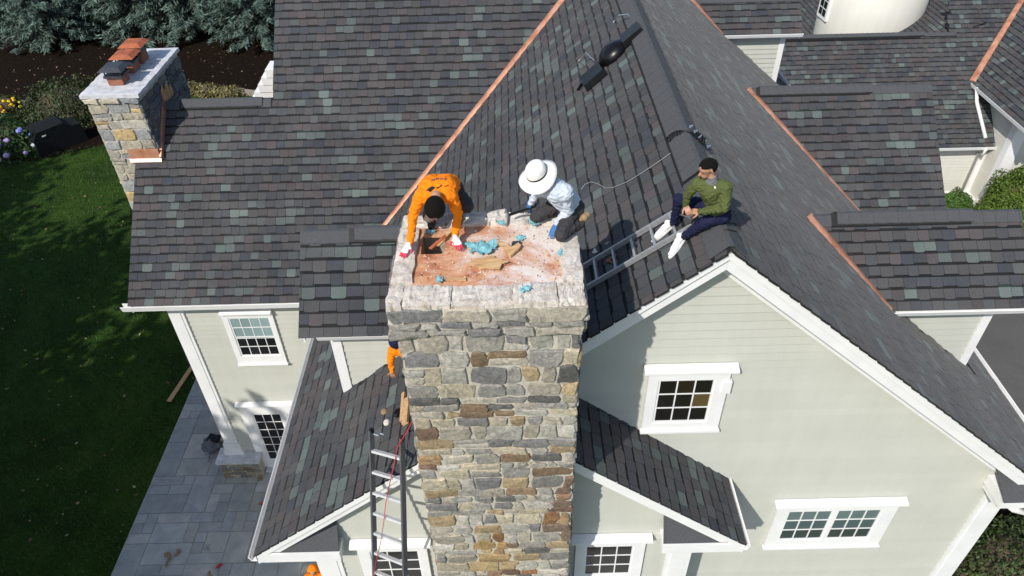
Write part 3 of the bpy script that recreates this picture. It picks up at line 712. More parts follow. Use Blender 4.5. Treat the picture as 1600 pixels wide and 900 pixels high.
window(BY, (-2.54, -1.46, 6.05, 7.42), [(-2.32, -1.62, 6.28, 7.10, 3, 3, dark)], None)
dr = window(MY, (-7.45, -5.2, .10, 2.88), [(-7.12, -6.42, .45, 2.38, 3, 6, dark), (-6.18, -5.48, .45, 2.38, 3, 6, dark)], None, sill=False, name='french_door', cap=.04)
mb = MB(); mb.box(-7.3, -5.3, MY-.22, MY-.02, .02, .10); mb.build('threshold', 'slab_stone', dr)
mb = MB(); mb.box(-6.36, -6.335, MY-.1, MY-.05, 1.0, 1.14); mb.tube([(-6.35, MY-.1, 1.07), (-6.46, MY-.1, 1.07)], .011); mb.build('handle', 'dark_metal', dr)
mb = MB(); mb.box(2.90, 3.02, GY-.10, GY-.02, 9.62, 9.86); sb = mb.build('vent_hood', 'white_trim', house)

# ------------------------------------------------------------------ chimneys and stones
STC = [((.245, .24, .225), 18), ((.32, .31, .28), 18), ((.185, .185, .185), 12), ((.36, .335, .28), 16), ((.40, .36, .275), 12), ((.12, .12, .115), 7), ((.33, .26, .16), 5), ((.20, .145, .095), 4), ((.30, .155, .08), 2), ((.45, .43, .385), 8)]
STC = [tuple(x*q for x, q in zip(c, (.885, .875, .855))) for c, w in STC for _ in range(w)]
YEL = [(.42, .38, .29), (.36, .34, .28), (.30, .31, .31), (.44, .33, .17), (.38, .36, .31), (.26, .28, .30), (.46, .42, .33)]
def layout(w, h, rr, hmin=.095, hmax=.26, wmin=.13, wmax=.46):
    """uneven coursed rubble: list of (u0, u1, v0, v1)"""
    out = []; v = 0.
    while v < h-.03:
        hh = min(rr.uniform(hmin, hmax), h-v)
        if h-v-hh < hmin*.7: hh = h-v
        u = 0.
        while u < w-.01:
            ww = min(rr.uniform(wmin, wmax)*(.7 if hh < .1 else 1), w-u)
            if w-u-ww < wmin*.7: ww = w-u
            if hh > .15 and rr.random() < .2 and ww > .2:
                k = rr.uniform(.38, .62)*hh; out += [(u, u+ww, v, v+k), (u, u+ww, v+k, v+hh)]
            else: out.append((u, u+ww, v, v+hh))
            u += ww
        v += hh
    return out
def stone_mesh(rect, rr, joint, depth, wob):
    u0, u1, v0, v1 = rect; w, h = u1-u0, v1-v0
    u0 += joint*rr.uniform(.5, 1.2); u1 -= joint*rr.uniform(.5, 1.2); v0 += joint*rr.uniform(.5, 1.2); v1 -= joint*rr.uniform(.5, 1.2)
    t = [wob*rr.uniform(-1, 1) for _ in range(4)]
    q = [wob*1.3*rr.uniform(-1, 1) for _ in range(4)]; c = [(u0+q[0], v0+t[0]), (u1+q[1], v0+t[1]), (u1+q[2], v1+t[2]), (u0+q[3], v1+t[3])]
    pts = []
    for i in range(4):
        p, q = c[i], c[(i+1) % 4]; long = i % 2 == 0
        k = 3 if long and w > .22 else 2
        for s in range(k):
            f = s/k; x, y = p[0]+(q[0]-p[0])*f, p[1]+(q[1]-p[1])*f
            if s == 0:                                       # knock the corner off
                m = min(w, h)*rr.uniform(.03, .30); cx, cy = (u0+u1)/2, (v0+v1)/2
                d = math.hypot(cx-x, cy-y) or 1; x += (cx-x)/d*m*.6; y += (cy-y)/d*m*.6
            else: y += rr.uniform(-1, 1)*wob*.9 if long else 0; x += 0 if long else rr.uniform(-1, 1)*wob*.9
            pts.append((x, y))
    cx = sum(p[0] for p in pts)/len(pts); cy = sum(p[1] for p in pts)/len(pts)
    n = len(pts); bev = .012; V = []
    d = depth*rr.uniform(.55, 1.25); tu, tv = rr.uniform(-.02, .02), rr.uniform(-.03, .03)
    V += [(x, y, -.02) for x, y in pts] + [(x, y, d*.62+(x-cx)*tu) for x, y in pts]
    V += [(x+(cx-x)*min(.4, bev/max(.02, math.hypot(cx-x, cy-y))), y+(cy-y)*min(.4, bev*1.3/max(.02, math.hypot(cx-x, cy-y))), d+(x-cx)*tu*3+(y-cy)*tv*3+rr.uniform(-.003, .003)) for x, y in pts]
    V.append((cx+rr.uniform(-.2, .2)*w*.4, cy, d+rr.uniform(.001, .010)))
    F = []
    for k in range(n):
        j = (k+1) % n; F += [(k, j, n+j, n+k), (n+k, n+j, 2*n+j, 2*n+k), (2*n+k, 2*n+j, 3*n)]
    return V, F, (cx, cy)
def stone_face(parent, O, U, Vv, N, w, h, seed, pal, joint=.008, depth=.026, wob=.020, merged=False, lay={}, colf=None):
    rr = random.Random(seed); O, U, Vv, N = Vector(O), Vector(U), Vector(Vv), Vector(N)
    allv, allf, tint = [], [], []
    for rect in layout(w, h, rr, **lay):
        V, F, (cx, cy) = stone_mesh(rect, rr, joint, depth, wob)
        c = rr.choice(pal); k = rr.uniform(.8, 1.25); c = [x*k for x in c]
        P0 = O+U*cx+Vv*cy
        if colf: c = colf(P0, c, rr)
        if merged:
            i = len(allv); allv += [tuple(O+U*a+Vv*b+N*d) for a, b, d in V]; allf += [tuple(i+q for q in f) for f in F]; tint += [c]*len(F)
        else:
            me = bpy.data.meshes.new('stone'); me.from_pydata([(a-cx, b-cy, d) for a, b, d in V], [], F); me.materials.append(MATS['stone_single'])
            o = bpy.data.objects.new('stone', me); COL.objects.link(o); adopt(o, parent); o.color = (*c, 1)
            o.matrix_basis = Matrix(((U.x, Vv.x, N.x, P0.x), (U.y, Vv.y, N.y, P0.y), (U.z, Vv.z, N.z, P0.z), (0, 0, 0, 1)))
    if merged:
        me = bpy.data.meshes.new('stones'); me.from_pydata(allv, [], allf); me.materials.append(MATS['stone_field'])
        at = me.attributes.new('tint', 'FLOAT_COLOR', 'FACE'); at.data.foreach_set('color', [x for c in tint for x in (*c, 1)])
        o = bpy.data.objects.new('stones', me); COL.objects.link(o); adopt(o, parent); stuff(o)
X_, Y_, Z_ = Vector((1, 0, 0)), Vector((0, 1, 0)), Vector((0, 0, 1))
mb = MB(); mb.box(CHX0, CHX1, CHY0+.02, CHY1, 0, 12.45); mb.box(CHX0, CHX1, CHY1, GY, 0, 9.6)
chim = mb.build('chimney', 'mortar', house); chim['label'] = 'tall grey and tan rubble stone chimney with torn open top'
def rust(p, c, rr):
    a = math.exp(-(((p.x+.36)/.24)**2+((p.z-8.2)/.55)**2)); b = math.exp(-(((p.x-.58)/.16)**2+((p.z-9.25)/.65)**2)); d = math.exp(-(((p.x+1.15)/.13)**2+((p.z-10.55)/.35)**2))
    k = max(a, b, d*1.1)
    if k > rr.uniform(.1, .36):
        q = rr.choice([(.20, .095, .04), (.27, .16, .06), (.13, .07, .04), (.33, .23, .10)]); return [c[i]*.25+q[i]*.75 for i in range(3)]
    return c
# visible part of the front, stone by stone; the part below the picture as one mass
stone_face(chim, (CHX0-.01, CHY0+.02, 7.2), X_, Z_, -Y_, CHX1-CHX0+.02, 12.45-7.2, 31, STC, colf=rust)
stone_face(chim, (CHX0-.01, CHY0+.02, 0), X_, Z_, -Y_, CHX1-CHX0+.02, 7.2, 32, STC, merged=True)
stone_face(chim, (CHX0, CHY1, 5), -Y_, Z_, -X_, CHY1-CHY0-.02, 7.45, 33, STC, merged=True)
stone_face(chim, (CHX1, CHY0+.02, 5), Y_, Z_, X_, CHY1-CHY0-.02, 7.45, 34, STC, merged=True)
stone_face(chim, (CHX1, CHY1, 9.5), -X_, Z_, Y_, CHX1-CHX0, 2.9, 35, STC, merged=True)
# corbelled top courses, wider than the shaft, and the mortar crown
CX0, CX1, CY0, CY1 = -1.26, .70, 5.27, 6.86
mb = MB()
mb.box(CX0+.02, CX1-.02, CY0+.02, CY0+.30, 12.45, 12.83); mb.box(CX0+.02, CX1-.02, CY1-.34, CY1-.02, 12.45, 12.83)
mb.box(CX0+.02, CX0+.24, CY0+.30, CY1-.34, 12.45, 12.83); mb.box(CX1-.22, CX1-.02, CY0+.30, CY1-.34, 12.45, 12.83)
mb.build('crown_core', 'mortar', chim)
LAY2 = dict(hmin=.085, hmax=.13, wmin=.22, wmax=.55)
stone_face(chim, (CX0, CY0+.02, 12.44), X_, Z_, -Y_, CX1-CX0, .36, 36, STC[18:60], depth=.045, lay=LAY2)
stone_face(chim, (CX0+.02, CY1, 12.44), -Y_, Z_, -X_, CY1-CY0, .36, 37, STC, depth=.04, merged=True, lay=LAY2)
stone_face(chim, (CX1-.02, CY0, 12.44), Y_, Z_, X_, CY1-CY0, .36, 38, STC, depth=.04, merged=True, lay=LAY2)
def rough_block(x0, x1, y0, y1, z0, z1, seed, name, mat, parent, nx=8, ny=4, amp=.018):
    """slab with an uneven broken top and ragged edges"""
    rr = random.Random(seed); mb = MB(); G = []
    for j in range(ny+1):
        for i in range(nx+1):
            ex = (i in (0, nx)); ey = (j in (0, ny))
            G.append((x0+(x1-x0)*i/nx+rr.uniform(-amp, amp)*(1 if not ex else .7), y0+(y1-y0)*j/ny+rr.uniform(-amp, amp)*(.7 if ey else 1), z1+rr.uniform(-amp, amp*.6)-(amp*.7 if ex or ey else 0)))
    mb.v = G+[(p[0], p[1], z0) for p in G]; n = len(G)
    for j in range(ny):
        for i in range(nx):
            a = j*(nx+1)+i; mb.f.append((a, a+1, a+nx+2, a+nx+1))
    ring = [i for i in range(nx+1)]+[j*(nx+1)+nx for j in range(1, ny+1)]+[ny*(nx+1)+i for i in range(nx-1, -1, -1)]+[j*(nx+1) for j in range(ny-1, 0, -1)]
    for k in range(len(ring)):
        a, b = ring[k], ring[(k+1) % len(ring)]; mb.f.append((a, n+a, n+b, b))
    mb.m = [0]*len(mb.f); return mb.build(name, mat, parent, fix=True)
xs = [CX0+.01, CX0+.16, -.62, -.02, .42, CX1-.01]
for k in range(1, 5): rough_block(xs[k]+.004, xs[k+1]-.004, CY0+.01, CY0+.30+.02*(k % 2), 12.79, 12.868-.008*(k % 3), 40+k, 'crown_block', 'crown_mortar', chim, 16, 6, .012)
rough_block(CX0+.0, CX0+.15, CY0-.0, CY0+.34, 12.62, 12.86, 46, 'crown_block', 'crown_mortar', chim, 4, 6, .02)
rough_block(CX0+.02, -1.03, CY0+.36, CY1-.30, 12.79, 12.88, 47, 'crown_block', 'crown_mortar', chim, 5, 14, .013)
rough_block(.49, CX1-.01, CY0+.32, CY1-.25, 12.79, 12.88, 48, 'crown_block', 'crown_mortar', chim, 5, 14, .013)
for k, (a, b) in enumerate(((-1.22, -.75), (-.73, -.30), (-.28, -.06), (-.04, .18), (.20, .66))): rough_block(a, b, CY1-.26, CY1-.02, 12.78, 12.86+.025*(k % 3), 50+k, 'crown_block', 'crown_mortar', chim, 6, 5, .022)
rough_block(-1.0, .5, CY1-.33, CY1-.24, 12.7, 12.80, 57, 'crown_block', 'crown_mortar', chim, 12, 3, .02)
# rotten plywood deck with a hole
HX0, HX1, HY0, HY1 = -.985, -.74, 6.12, 6.44
mb = MB()
for (a, b, c, d) in ((-1.04, HX0, 5.56, 6.62), (HX0, HX1, 5.56, HY0), (HX0, HX1, HY1, 6.62), (HX1, .52, 5.56, 6.62)): mb.box(a, b, c, d, 12.815, 12.835)
deckp = mb.build('plywood_deck', 'plywood', chim)
mb = MB(); mb.box(-1.0, -.7, 6.08, 6.5, 12.455, 12.47); mb.build('flue_floor', 'vent_black', chim)
for xx in (HX0-.02, HX1):
    mb = MB(); mb.box(xx, xx+.02, HY0, HY1, 12.5, 12.81); mb.build('flue_liner', 'raw_wood', chim)
# left chimney
LX0, LX1, LY0, LY1, LZ = -9.44, -8.28, 15.2, 17.75, 10.5
mb = MB(); mb.box(LX0, LX1, LY0, LY1, 0, LZ); lch = mb.build('chimney', 'mortar', house); lch['label'] = 'tan stone chimney at the left gable with bluestone slab'
stone_face(lch, (LX0, LY0, 7.3), X_, Z_, -Y_, LX1-LX0, LZ-7.3-.12, 61, YEL, depth=.03, wob=.012, lay=dict(hmin=.16, hmax=.34, wmin=.2, wmax=.6))
stone_face(lch, (LX0, LY0, 0), X_, Z_, -Y_, LX1-LX0, 7.3, 62, YEL, merged=True, lay=dict(hmin=.16, hmax=.34, wmin=.2, wmax=.6))
stone_face(lch, (LX1, LY0, 8.5), Y_, Z_, X_, LY1-LY0, LZ-8.5-.12, 63, [(.10, .11, .125), (.075, .085, .10), (.13, .14, .15), (.16, .16, .15)], depth=.045, wob=.018, lay=dict(hmin=.14, hmax=.32, wmin=.2, wmax=.5))  # right face: its shade is put into a darker stone palette
stone_face(lch, (LX0, LY1, 5), -Y_, Z_, -X_, LY1-LY0, LZ-5.1, 64, YEL, merged=True, lay=dict(hmin=.16, hmax=.34, wmin=.2, wmax=.6))
stone_face(lch, (LX0-.05, LY0-.03, LZ-.14), X_, Z_, -Y_, LX1-LX0+.1, .14, 65, YEL, depth=.04, lay=dict(hmin=.13, hmax=.14, wmin=.3, wmax=.5))
for k, (a, b) in enumerate(((0, .55), (.56, 1.05), (1.06, 1.7), (1.71, 2.1), (2.11, 2.63))):
    rough_block(LX0-.08, LX1+.08, LY0-.06+a, LY0-.06+b, LZ, LZ+.09+.006*(k % 2), 70+k, 'cap_slab', 'slab_stone', lch, 6, 4, .008)
for k, (yy, tall, capm) in enumerate(((15.78, .17, 'dark_metal'), (16.42, .20, 'rust_cap'), (16.98, .24, 'rust_cap'))):
    cx = -8.86; mb = MB()
    for (a, b, c, d) in ((-.17, .17, -.17, -.13), (-.17, .17, .13, .17), (-.17, -.13, -.13, .13), (.13, .17, -.13, .13)): mb.box(cx+a, cx+b, yy+c, yy+d, LZ+.1, LZ+.1+tall)
    fl = mb.build('flue_tile', 'terracotta', lch)
    mb = MB(); mb.box(cx-.21, cx+.21, yy-.21, yy+.21, LZ+.1+tall, LZ+.1+tall+.05)
    for a in (-.17, .17):
        for b in (-.17, .17): mb.box(cx+a-.012, cx+a+.012, yy+b-.012, yy+b+.012, LZ+.15+tall, LZ+.27+tall)
    mb.build('cap_cage', 'dark_metal', fl)
    mb = MB(); zz = LZ+.27+tall; e = .28
    mb.hexa([(cx-e, yy-e, zz), (cx+e, yy-e, zz), (cx+e, yy+e, zz), (cx-e, yy+e, zz), (cx-e*.6, yy-e*.6, zz+.07), (cx+e*.6, yy-e*.6, zz+.07), (cx+e*.6, yy+e*.6, zz+.07), (cx-e*.6, yy+e*.6, zz+.07)]); mb.build('cap_lid', capm, fl)
mb = MB(); zb = zof(P_M, 0, LY0)
mb.prism([(-8.95, LY0-.05, zb+.02), (-8.24, LY0-.05, zb+.02), (-8.24, LY0-.05, zb+.28), (-8.95, LY0-.05, zb+.28)], (0, .04, 0)); mb.build('apron_flashing', 'copper', lch, fix=True)
mb = MB(); q = zof(P_M, 0, LY0-.09)+.045; mb.prism([(-8.97, LY0-.09, q), (-8.22, LY0-.09, q), (-8.22, LY0-.05, zb+.035), (-8.97, LY0-.05, zb+.035)], (0, 0, .012)); mb.build('apron_flashing', 'lit_copper', lch, fix=True)
mb = MB(); a = Vector((LX1+.06, LY0-.05, zb+.06)); b = Vector((LX1+.06, 16.3, zof(P_M, 0, 16.3)+.1)); mb.bar(a, b, .05, .12); mb.build('step_flashing', 'copper', lch)
mb = MB()
for k, (dx, hh, ww) in enumerate(((0, .42, .2), (.12, .32, .18), (.2, .44, .18), (.32, .28, .16))):
    p = Vector((LX1+.05+.012*k, 16.2+dx*1.2, zof(P_M, 0, 16.2)+.02)); mb.prism([p, p+Vector((0, ww, .05)), p+Vector((0, ww*.8, hh)), p+Vector((0, .02, hh*.8))], (.009, 0, 0))
mb.build('torn_flashing', 'raw_wood', lch, fix=True)
stone_face(stone_base, (-8.44, MY-.36, 0), X_, Z_, -Y_, 1.1, .7, 75, [(.22, .20, .17), (.28, .24, .18), (.18, .18, .17), (.25, .20, .13)], lay=dict(hmin=.1, hmax=.18, wmin=.18, wmax=.4))
stone_face(stone_base, (-8.44, MY+.02, 0), -Y_, Z_, -X_, .38, .7, 76, [(.22, .20, .17), (.28, .24, .18), (.18, .18, .17)], merged=True)

# ------------------------------------------------------------------ REAR WING (behind, right)
GEY, GEZ, GRY, GRZ = 25.58, 2.72, 29.27, 5.89                    # garage eave and ridge
RGX, RGZ = 18.74, 4.52                                          # eave of the cross gable on the right
bR = slab('roof', P_G, [(9.6, GEY+.03), (19.3, GEY+.03), (19.3, 28.3), (21.2, 30.4), (18.2, 30.4), (18.2, GRY), (9.6, GRY)], .1, back)
shingles(P_G, [(9.6, GEY-.03), (21.3, GEY-.03), (21.3, 30.5), (9.6, 30.5)], None, 81, skip=lambda p: p.y > GRY-.05 and p.x < 18.1, far=True,
         extra=lambda p: ([(0, 1, GRY)] if p.x < 17.9 else []) + ([(1, 0, 19.33)] if p.y < 28.3 else [(1, -.925, 18.74-.925*27.66)]))
rg = slab('roof', P_RG, [(RGX, 23), (24, 23), (24, 33.4), (21.2, 30.32), (RGX, 27.6)], .1, back)
shingles(P_RG, [(RGX-.05, 22.95), (24, 22.95), (24, 33.3), (RGX-.05, 27.6)], None, 82, far=True)
bk = slab('roof', P_BK, [(9, GRY+.2), (19.5, GRY+.2), (21.5, 50), (9, 50)], .1, back)
shingles(P_BK, [(9, GRY+.15), (19.5, GRY+.15), (21.5, 44), (9, 44)], None, 83, far=True)
ridge_row(bR, (9.6, GRY, GRZ), (18.3, GRY, GRZ), .86, .4, (.3, 7.2), 84, half=.18)
valley(back, (RGX-.03, 27.63, 4.50), (21.3, 30.43, 6.88), Vector((-.46, -.43, 1)), w=.24, h=.07)
gutter(back, 14.0, 19.33, GEY+.03, GEZ+.02, h=.14, d=.13); guttery(back, RGX+.02, 23, 27.55, RGZ-.01, -1, h=.16, d=.13)
GWY = 25.95; RWX = 19.3
mb = MB(); mb.box(9.7, RWX, GWY, GWY+.15, 0, GEZ+.2); gwall = mb.build('wall', 'siding_back', back); clap(gwall, GWY, [(14, 0.2), (RWX, .2), (RWX, GEZ-.1), (14, GEZ-.1)], .2, GEZ-.1, mat='siding_back')
mb = MB(); mb.box(RWX, RWX+.15, 24.9, 30, 0, RGZ+.45); gx = mb.build('wall', 'siding_back', back); clapx(gx, RWX, [(25.1, .3), (GWY-.02, .3), (GWY-.02, RGZ+.1), (25.1, RGZ+.1)], .3, RGZ, mat='siding_back')
mb = MB(); mb.box(RWX, 27, 24.9, 25.05, 0, RGZ+.5); mb.build('wall', 'siding_back', back)
mb = MB(); mb.box(RWX-.06, RWX+.4, 24.8, 25.12, 0, RGZ+.3); mb.box(RWX-.12, RWX+.46, 24.74, 25.18, 0, .5); mb.build('corner_board', 'white_trim', back)
mb = MB(); mb.box(RWX-.2, RWX-.005, GWY-.07, GWY-.005, .3, GEZ-.1); mb.build('corner_board', 'white_trim', back)
mb = MB(); mb.box(RWX-.1, RWX-.002, 25.18, GWY-.07, 0, .36); mb.build('base_board', 'white_trim', back)
mb = MB(); mb.box(16, RWX-.2, GWY-.08, GWY-.004, 0, .36); mb.build('base_board', 'white_trim', back)
mb = MB(); mb.box(RGX+.14, RWX, 23, 27.5, RGZ-.14, RGZ-.12); mb.build('soffit', 'white_trim', back)
mb = MB(); mb.box(24.2, 24.4, 23, 33, 0, 9.3); mb.build('wall', 'siding_back', back)
zg = lambda y: zof(P_G, 0, y)
mb = MB(); mb.tube([(RGX-.06, 27.2, RGZ-.05), (RGX-.02, 26.9, zg(26.9)+.12), (RGX+.14, 25.75, zg(25.75)+.12)], .07, 8); mb.build('downspout', 'white_trim', back, smooth=True)
mb = MB(); mb.tube([(RGX+.16, 25.45, GEZ-.05), (RGX+.16, 25.5, GEZ-.3), (RGX+.2, GWY-.1, GEZ-.45), (RGX+.2, GWY-.1, .4)], .06, 8); mb.build('downspout', 'white_trim', back, smooth=True)
TY = 33.3; tc = PY(1362, 10, TY); R_ = 2.2; n = 48
mb = MB(); ring = [(tc.x+R_*math.cos(2*math.pi*k/n), TY+R_*math.sin(2*math.pi*k/n)) for k in range(n)]
mb.prism([(x, y, 0) for x, y in ring], (0, 0, 10)); tur = mb.build('turret', 'siding_back', back, fix=True)
for p in tur.data.polygons: p.use_smooth = abs(p.normal.z) < .5
mb = MB(); ring2 = [(tc.x+(R_+.3)*math.cos(2*math.pi*k/n), TY+(R_+.3)*math.sin(2*math.pi*k/n), 10) for k in range(n)]
for k in range(n): mb.face([ring2[k], ring2[(k+1) % n], (tc.x, TY, 13)])
mb.build('turret_roof', 'ridge_shingle', tur)
th = math.radians(184); mid = Vector((tc.x+R_*math.cos(th), TY+R_*math.sin(th), 0)); tn = Vector((-math.sin(th), math.cos(th), 0)); nn = Vector((math.cos(th), math.sin(th), 0))
mb = MB(); mb.prism([mid-tn*.46-nn*.06+Z_*5.2, mid+tn*.46-nn*.06+Z_*5.2, mid+tn*.46-nn*.06+Z_*9, mid-tn*.46-nn*.06+Z_*9], nn*.13); mb.build('window_frame', 'white_trim', tur, fix=True)
for i in range(2):
    for j in range(10):
        q = mid+nn*.072+tn*(-.34+.36*i)+Z_*(5.35+j*.35); mb = MB(); mb.prism([q, q+tn*.31, q+tn*.31+Z_*.30, q+Z_*.30], nn*.006); o = mb.build('pane', 'pane_single', tur, fix=True); o.color = (.015, .016, .018, 1)
q = PY(1290, 10, 40); mb = MB(); mb.box(q.x-.2, q.x+3, 40, 40.2, 0, 12); mb.build('wall', 'siding_back', back)
mb = MB(); mb.box(q.x-.36, q.x-.2, 39.95, 40.2, 0, 12); mb.build('corner_board', 'white_trim', back)

# ------------------------------------------------------------------ emit shingles: the largest 300 as pieces, the rest as one field per building
order = sorted(range(len(SHING)), key=lambda i: -SHING[i][4])
single = set(i for i in order[:300] if SHING[i][4] > 0)
def base_shingle(kind):
    L = EXPO*1.12
    E_ = EXPO-BAND
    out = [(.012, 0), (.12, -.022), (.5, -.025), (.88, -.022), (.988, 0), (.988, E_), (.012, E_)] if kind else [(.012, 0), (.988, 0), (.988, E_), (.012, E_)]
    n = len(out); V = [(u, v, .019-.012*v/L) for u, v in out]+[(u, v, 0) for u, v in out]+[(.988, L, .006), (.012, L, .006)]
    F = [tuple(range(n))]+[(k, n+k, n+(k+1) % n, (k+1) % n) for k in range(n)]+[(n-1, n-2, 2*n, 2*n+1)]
    me = bpy.data.meshes.new('shingle'); me.from_pydata(V, [], F); me.materials.append(MATS['shingle_single']); me.materials.append(MATS['shingle_single_shade'])
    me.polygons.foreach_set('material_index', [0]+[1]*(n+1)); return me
BS = {True: base_shingle(True), False: base_shingle(False)}
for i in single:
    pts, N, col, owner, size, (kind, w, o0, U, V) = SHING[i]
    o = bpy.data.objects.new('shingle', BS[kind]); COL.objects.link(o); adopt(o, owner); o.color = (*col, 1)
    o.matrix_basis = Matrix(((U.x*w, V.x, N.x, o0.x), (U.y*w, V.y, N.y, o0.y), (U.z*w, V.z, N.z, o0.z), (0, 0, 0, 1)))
def field(idx, parent):
    vs, fs, ts = [], [], []
    for i in idx:
        (lo, hi), N, col = SHING[i][:3]; dk = tuple(x*.28 for x in col)  # band and tab edges darkened in colour as the course shadow
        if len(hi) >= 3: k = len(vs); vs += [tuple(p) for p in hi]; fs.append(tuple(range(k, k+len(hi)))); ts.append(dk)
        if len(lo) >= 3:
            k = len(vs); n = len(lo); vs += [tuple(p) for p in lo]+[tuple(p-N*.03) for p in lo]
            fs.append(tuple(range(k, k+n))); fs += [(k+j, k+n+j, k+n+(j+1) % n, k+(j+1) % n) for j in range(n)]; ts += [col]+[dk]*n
    me = bpy.data.meshes.new('shingles'); me.from_pydata(vs, [], fs); me.materials.append(MATS['shingle_field'])
    at = me.attributes.new('tint', 'FLOAT_COLOR', 'FACE'); at.data.foreach_set('color', [x for c in ts for x in (*c, 1)])
    o = bpy.data.objects.new('shingles', me); COL.objects.link(o); adopt(o, parent); stuff(o)
nfront = [i for i in range(len(SHING)) if i not in single and SHING[i][3] is not None]
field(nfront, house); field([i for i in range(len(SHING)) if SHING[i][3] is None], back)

# ------------------------------------------------------------------ PEOPLE
def remesh(mb, voxel, name, mats, segs, parent, smooth=3, fold=0):
    me = bpy.data.meshes.new('tmp'); me.from_pydata(mb.v, [], mb.f); ob = bpy.data.objects.new('tmp', me); COL.objects.link(ob)
    b = bmesh.new(); b.from_mesh(me); bmesh.ops.recalc_face_normals(b, faces=b.faces); b.to_mesh(me); b.free()
    m = ob.modifiers.new('r', 'REMESH'); m.mode = 'VOXEL'; m.voxel_size = voxel; m.use_smooth_shade = True
    s = ob.modifiers.new('s', 'SMOOTH'); s.factor = .5; s.iterations = smooth
    dg = bpy.context.evaluated_depsgraph_get(); ev = ob.evaluated_get(dg); res = bpy.data.meshes.new_from_object(ev)
    bpy.data.objects.remove(ob); res.name = name; res.materials.clear()
    for k in mats: res.materials.append(MATS[k])
    if len(mats) > 1:
        n = len(res.polygons); c = np.zeros(n*3); res.polygons.foreach_get('center', c); c = c.reshape(-1, 3)
        best = np.full(n, 1e9); mi = np.zeros(n, dtype=np.int32)
        for (a, bb, ra, rb, m_) in segs:
            a, bb = np.array(a), np.array(bb); d = bb-a; L2 = max(d@d, 1e-9)
            t = np.clip(((c-a)@d)/L2, 0, 1); q = a+t[:, None]*d; dist = np.linalg.norm(c-q, axis=1)-(ra+(rb-ra)*t)
            k = dist < best; best[k] = dist[k]; mi[k] = m_
        res.polygons.foreach_set('material_index', mi)
    if fold:
        import mathutils.noise as mn
        rigid = [k for k, m_ in enumerate(mats) if m_ in ('skin',)]; keep = np.ones(len(res.vertices))
        for p in res.polygons:
            if p.material_index in rigid:
                for vi in p.vertices: keep[vi] = 0
        nrm = [v.normal.copy() for v in res.vertices]
        for v, nn_ in zip(res.vertices, nrm):
            if keep[v.index]:
                q = v.co+mn.noise_vector(v.co*6)*.06
                r1 = 1-abs(mn.noise(Vector((q.x*13, q.y*13, q.z*21)))*2); r2 = mn.noise(v.co*30)
                v.co += nn_*fold*(max(0, r1)**2*1.0-.35+r2*.22)
        res.update()
    res.polygons.foreach_set('use_smooth', [True]*len(res.polygons))
    o = bpy.data.objects.new(name, res); COL.objects.link(o); adopt(o, parent); return o
def hand(parent, wrist, direction, up, mats, curl=.5, name='hand', side=1, tipmat=None, scale=1.):
    """palm, four fingers of unequal length and a thumb from the side of the palm"""
    w = Vector(wrist); d = Vector(direction).normalized(); u = Vector(up); sd = d.cross(u).normalized()*side; u = sd.cross(d).normalized()*side
    if u.dot(Vector(up)) < 0: u = -u
    mb = MB(); segs = []
    def cap(a, b, ra, rb, m=0): mb.capsule(a, b, ra, rb, 8); segs.append((tuple(a), tuple(b), ra, rb, m))
    k = scale
    cap(w, w+d*.03*k, .027*k, .027*k)
    for s_ in (-.026, -.009, .009, .026): cap(w+sd*s_*.6*k+d*.02*k, w+sd*s_*k+d*.085*k, .017*k, .014*k)
    for s_, L in ((-.030, .062), (-.010, .075), (.011, .072), (.030, .055)):
        p = w+sd*s_*k+d*.088*k; dirv = d+sd*(s_*2.2)
        for q in range(3):
            dirv = (dirv-u*curl*.55).normalized(); e = p+dirv*L*k/2.6; cap(p, e, (.0105-.001*q)*k, (.0095-.001*q)*k, 1 if (tipmat and q > 0) else 0); p = e
    p = w+sd*.028*k+d*.03*k; dirv = (d*.7+sd*.8-u*.2).normalized()
    for q in range(2):
        e = p+dirv*.036*k; cap(p, e, .0125*k, .0105*k, 1 if (tipmat and q > 0) else 0); p = e; dirv = (dirv+d*.5-u*.2*curl).normalized()
    return remesh(mb, .0042, name, [mats]+([tipmat] if tipmat else []), segs, parent, 1)
def body(person, segs, mats, voxel=.010, name='body'):
    mb = MB()
    for (a, b, ra, rb, m) in segs: mb.capsule(a, b, ra, rb, 12)
    return remesh(mb, voxel, name, mats, [(tuple(a), tuple(b), ra, rb, m) for a, b, ra, rb, m in segs], person, fold=.013)
def shell(parent, name, mat, c, ax, keep, th=1.0):
    """part of an ellipsoid shell: faces kept by a test on local unit coordinates"""
    mb = MB(); nu, nv = 28, 18; c = Vector(c)
    def pt(i, j): ph = math.pi*j/nv; t = 2*math.pi*i/nu; return (math.sin(ph)*math.cos(t), math.sin(ph)*math.sin(t), math.cos(ph))
    for j in range(nv):
        for i in range(nu):
            q = [pt(i, j), pt(i, j+1), pt(i+1, j+1), pt(i+1, j)]; m = [sum(p[k] for p in q)/4 for k in range(3)]
            if keep(m): mb.face([c+ax[0]*p[0]+ax[1]*p[1]+ax[2]*p[2] for p in q])
    o = mb.build(name, mat, parent, smooth=True); s = o.modifiers.new('t', 'SOLIDIFY'); s.thickness = .012; s.offset = -1
    b = bmesh.new(); b.from_mesh(o.data); bmesh.ops.remove_doubles(b, verts=b.verts, dist=1e-5); b.to_mesh(o.data); b.free()
    return o
def lerp(a, b, t): return Vector(a)*(1-t)+Vector(b)*t
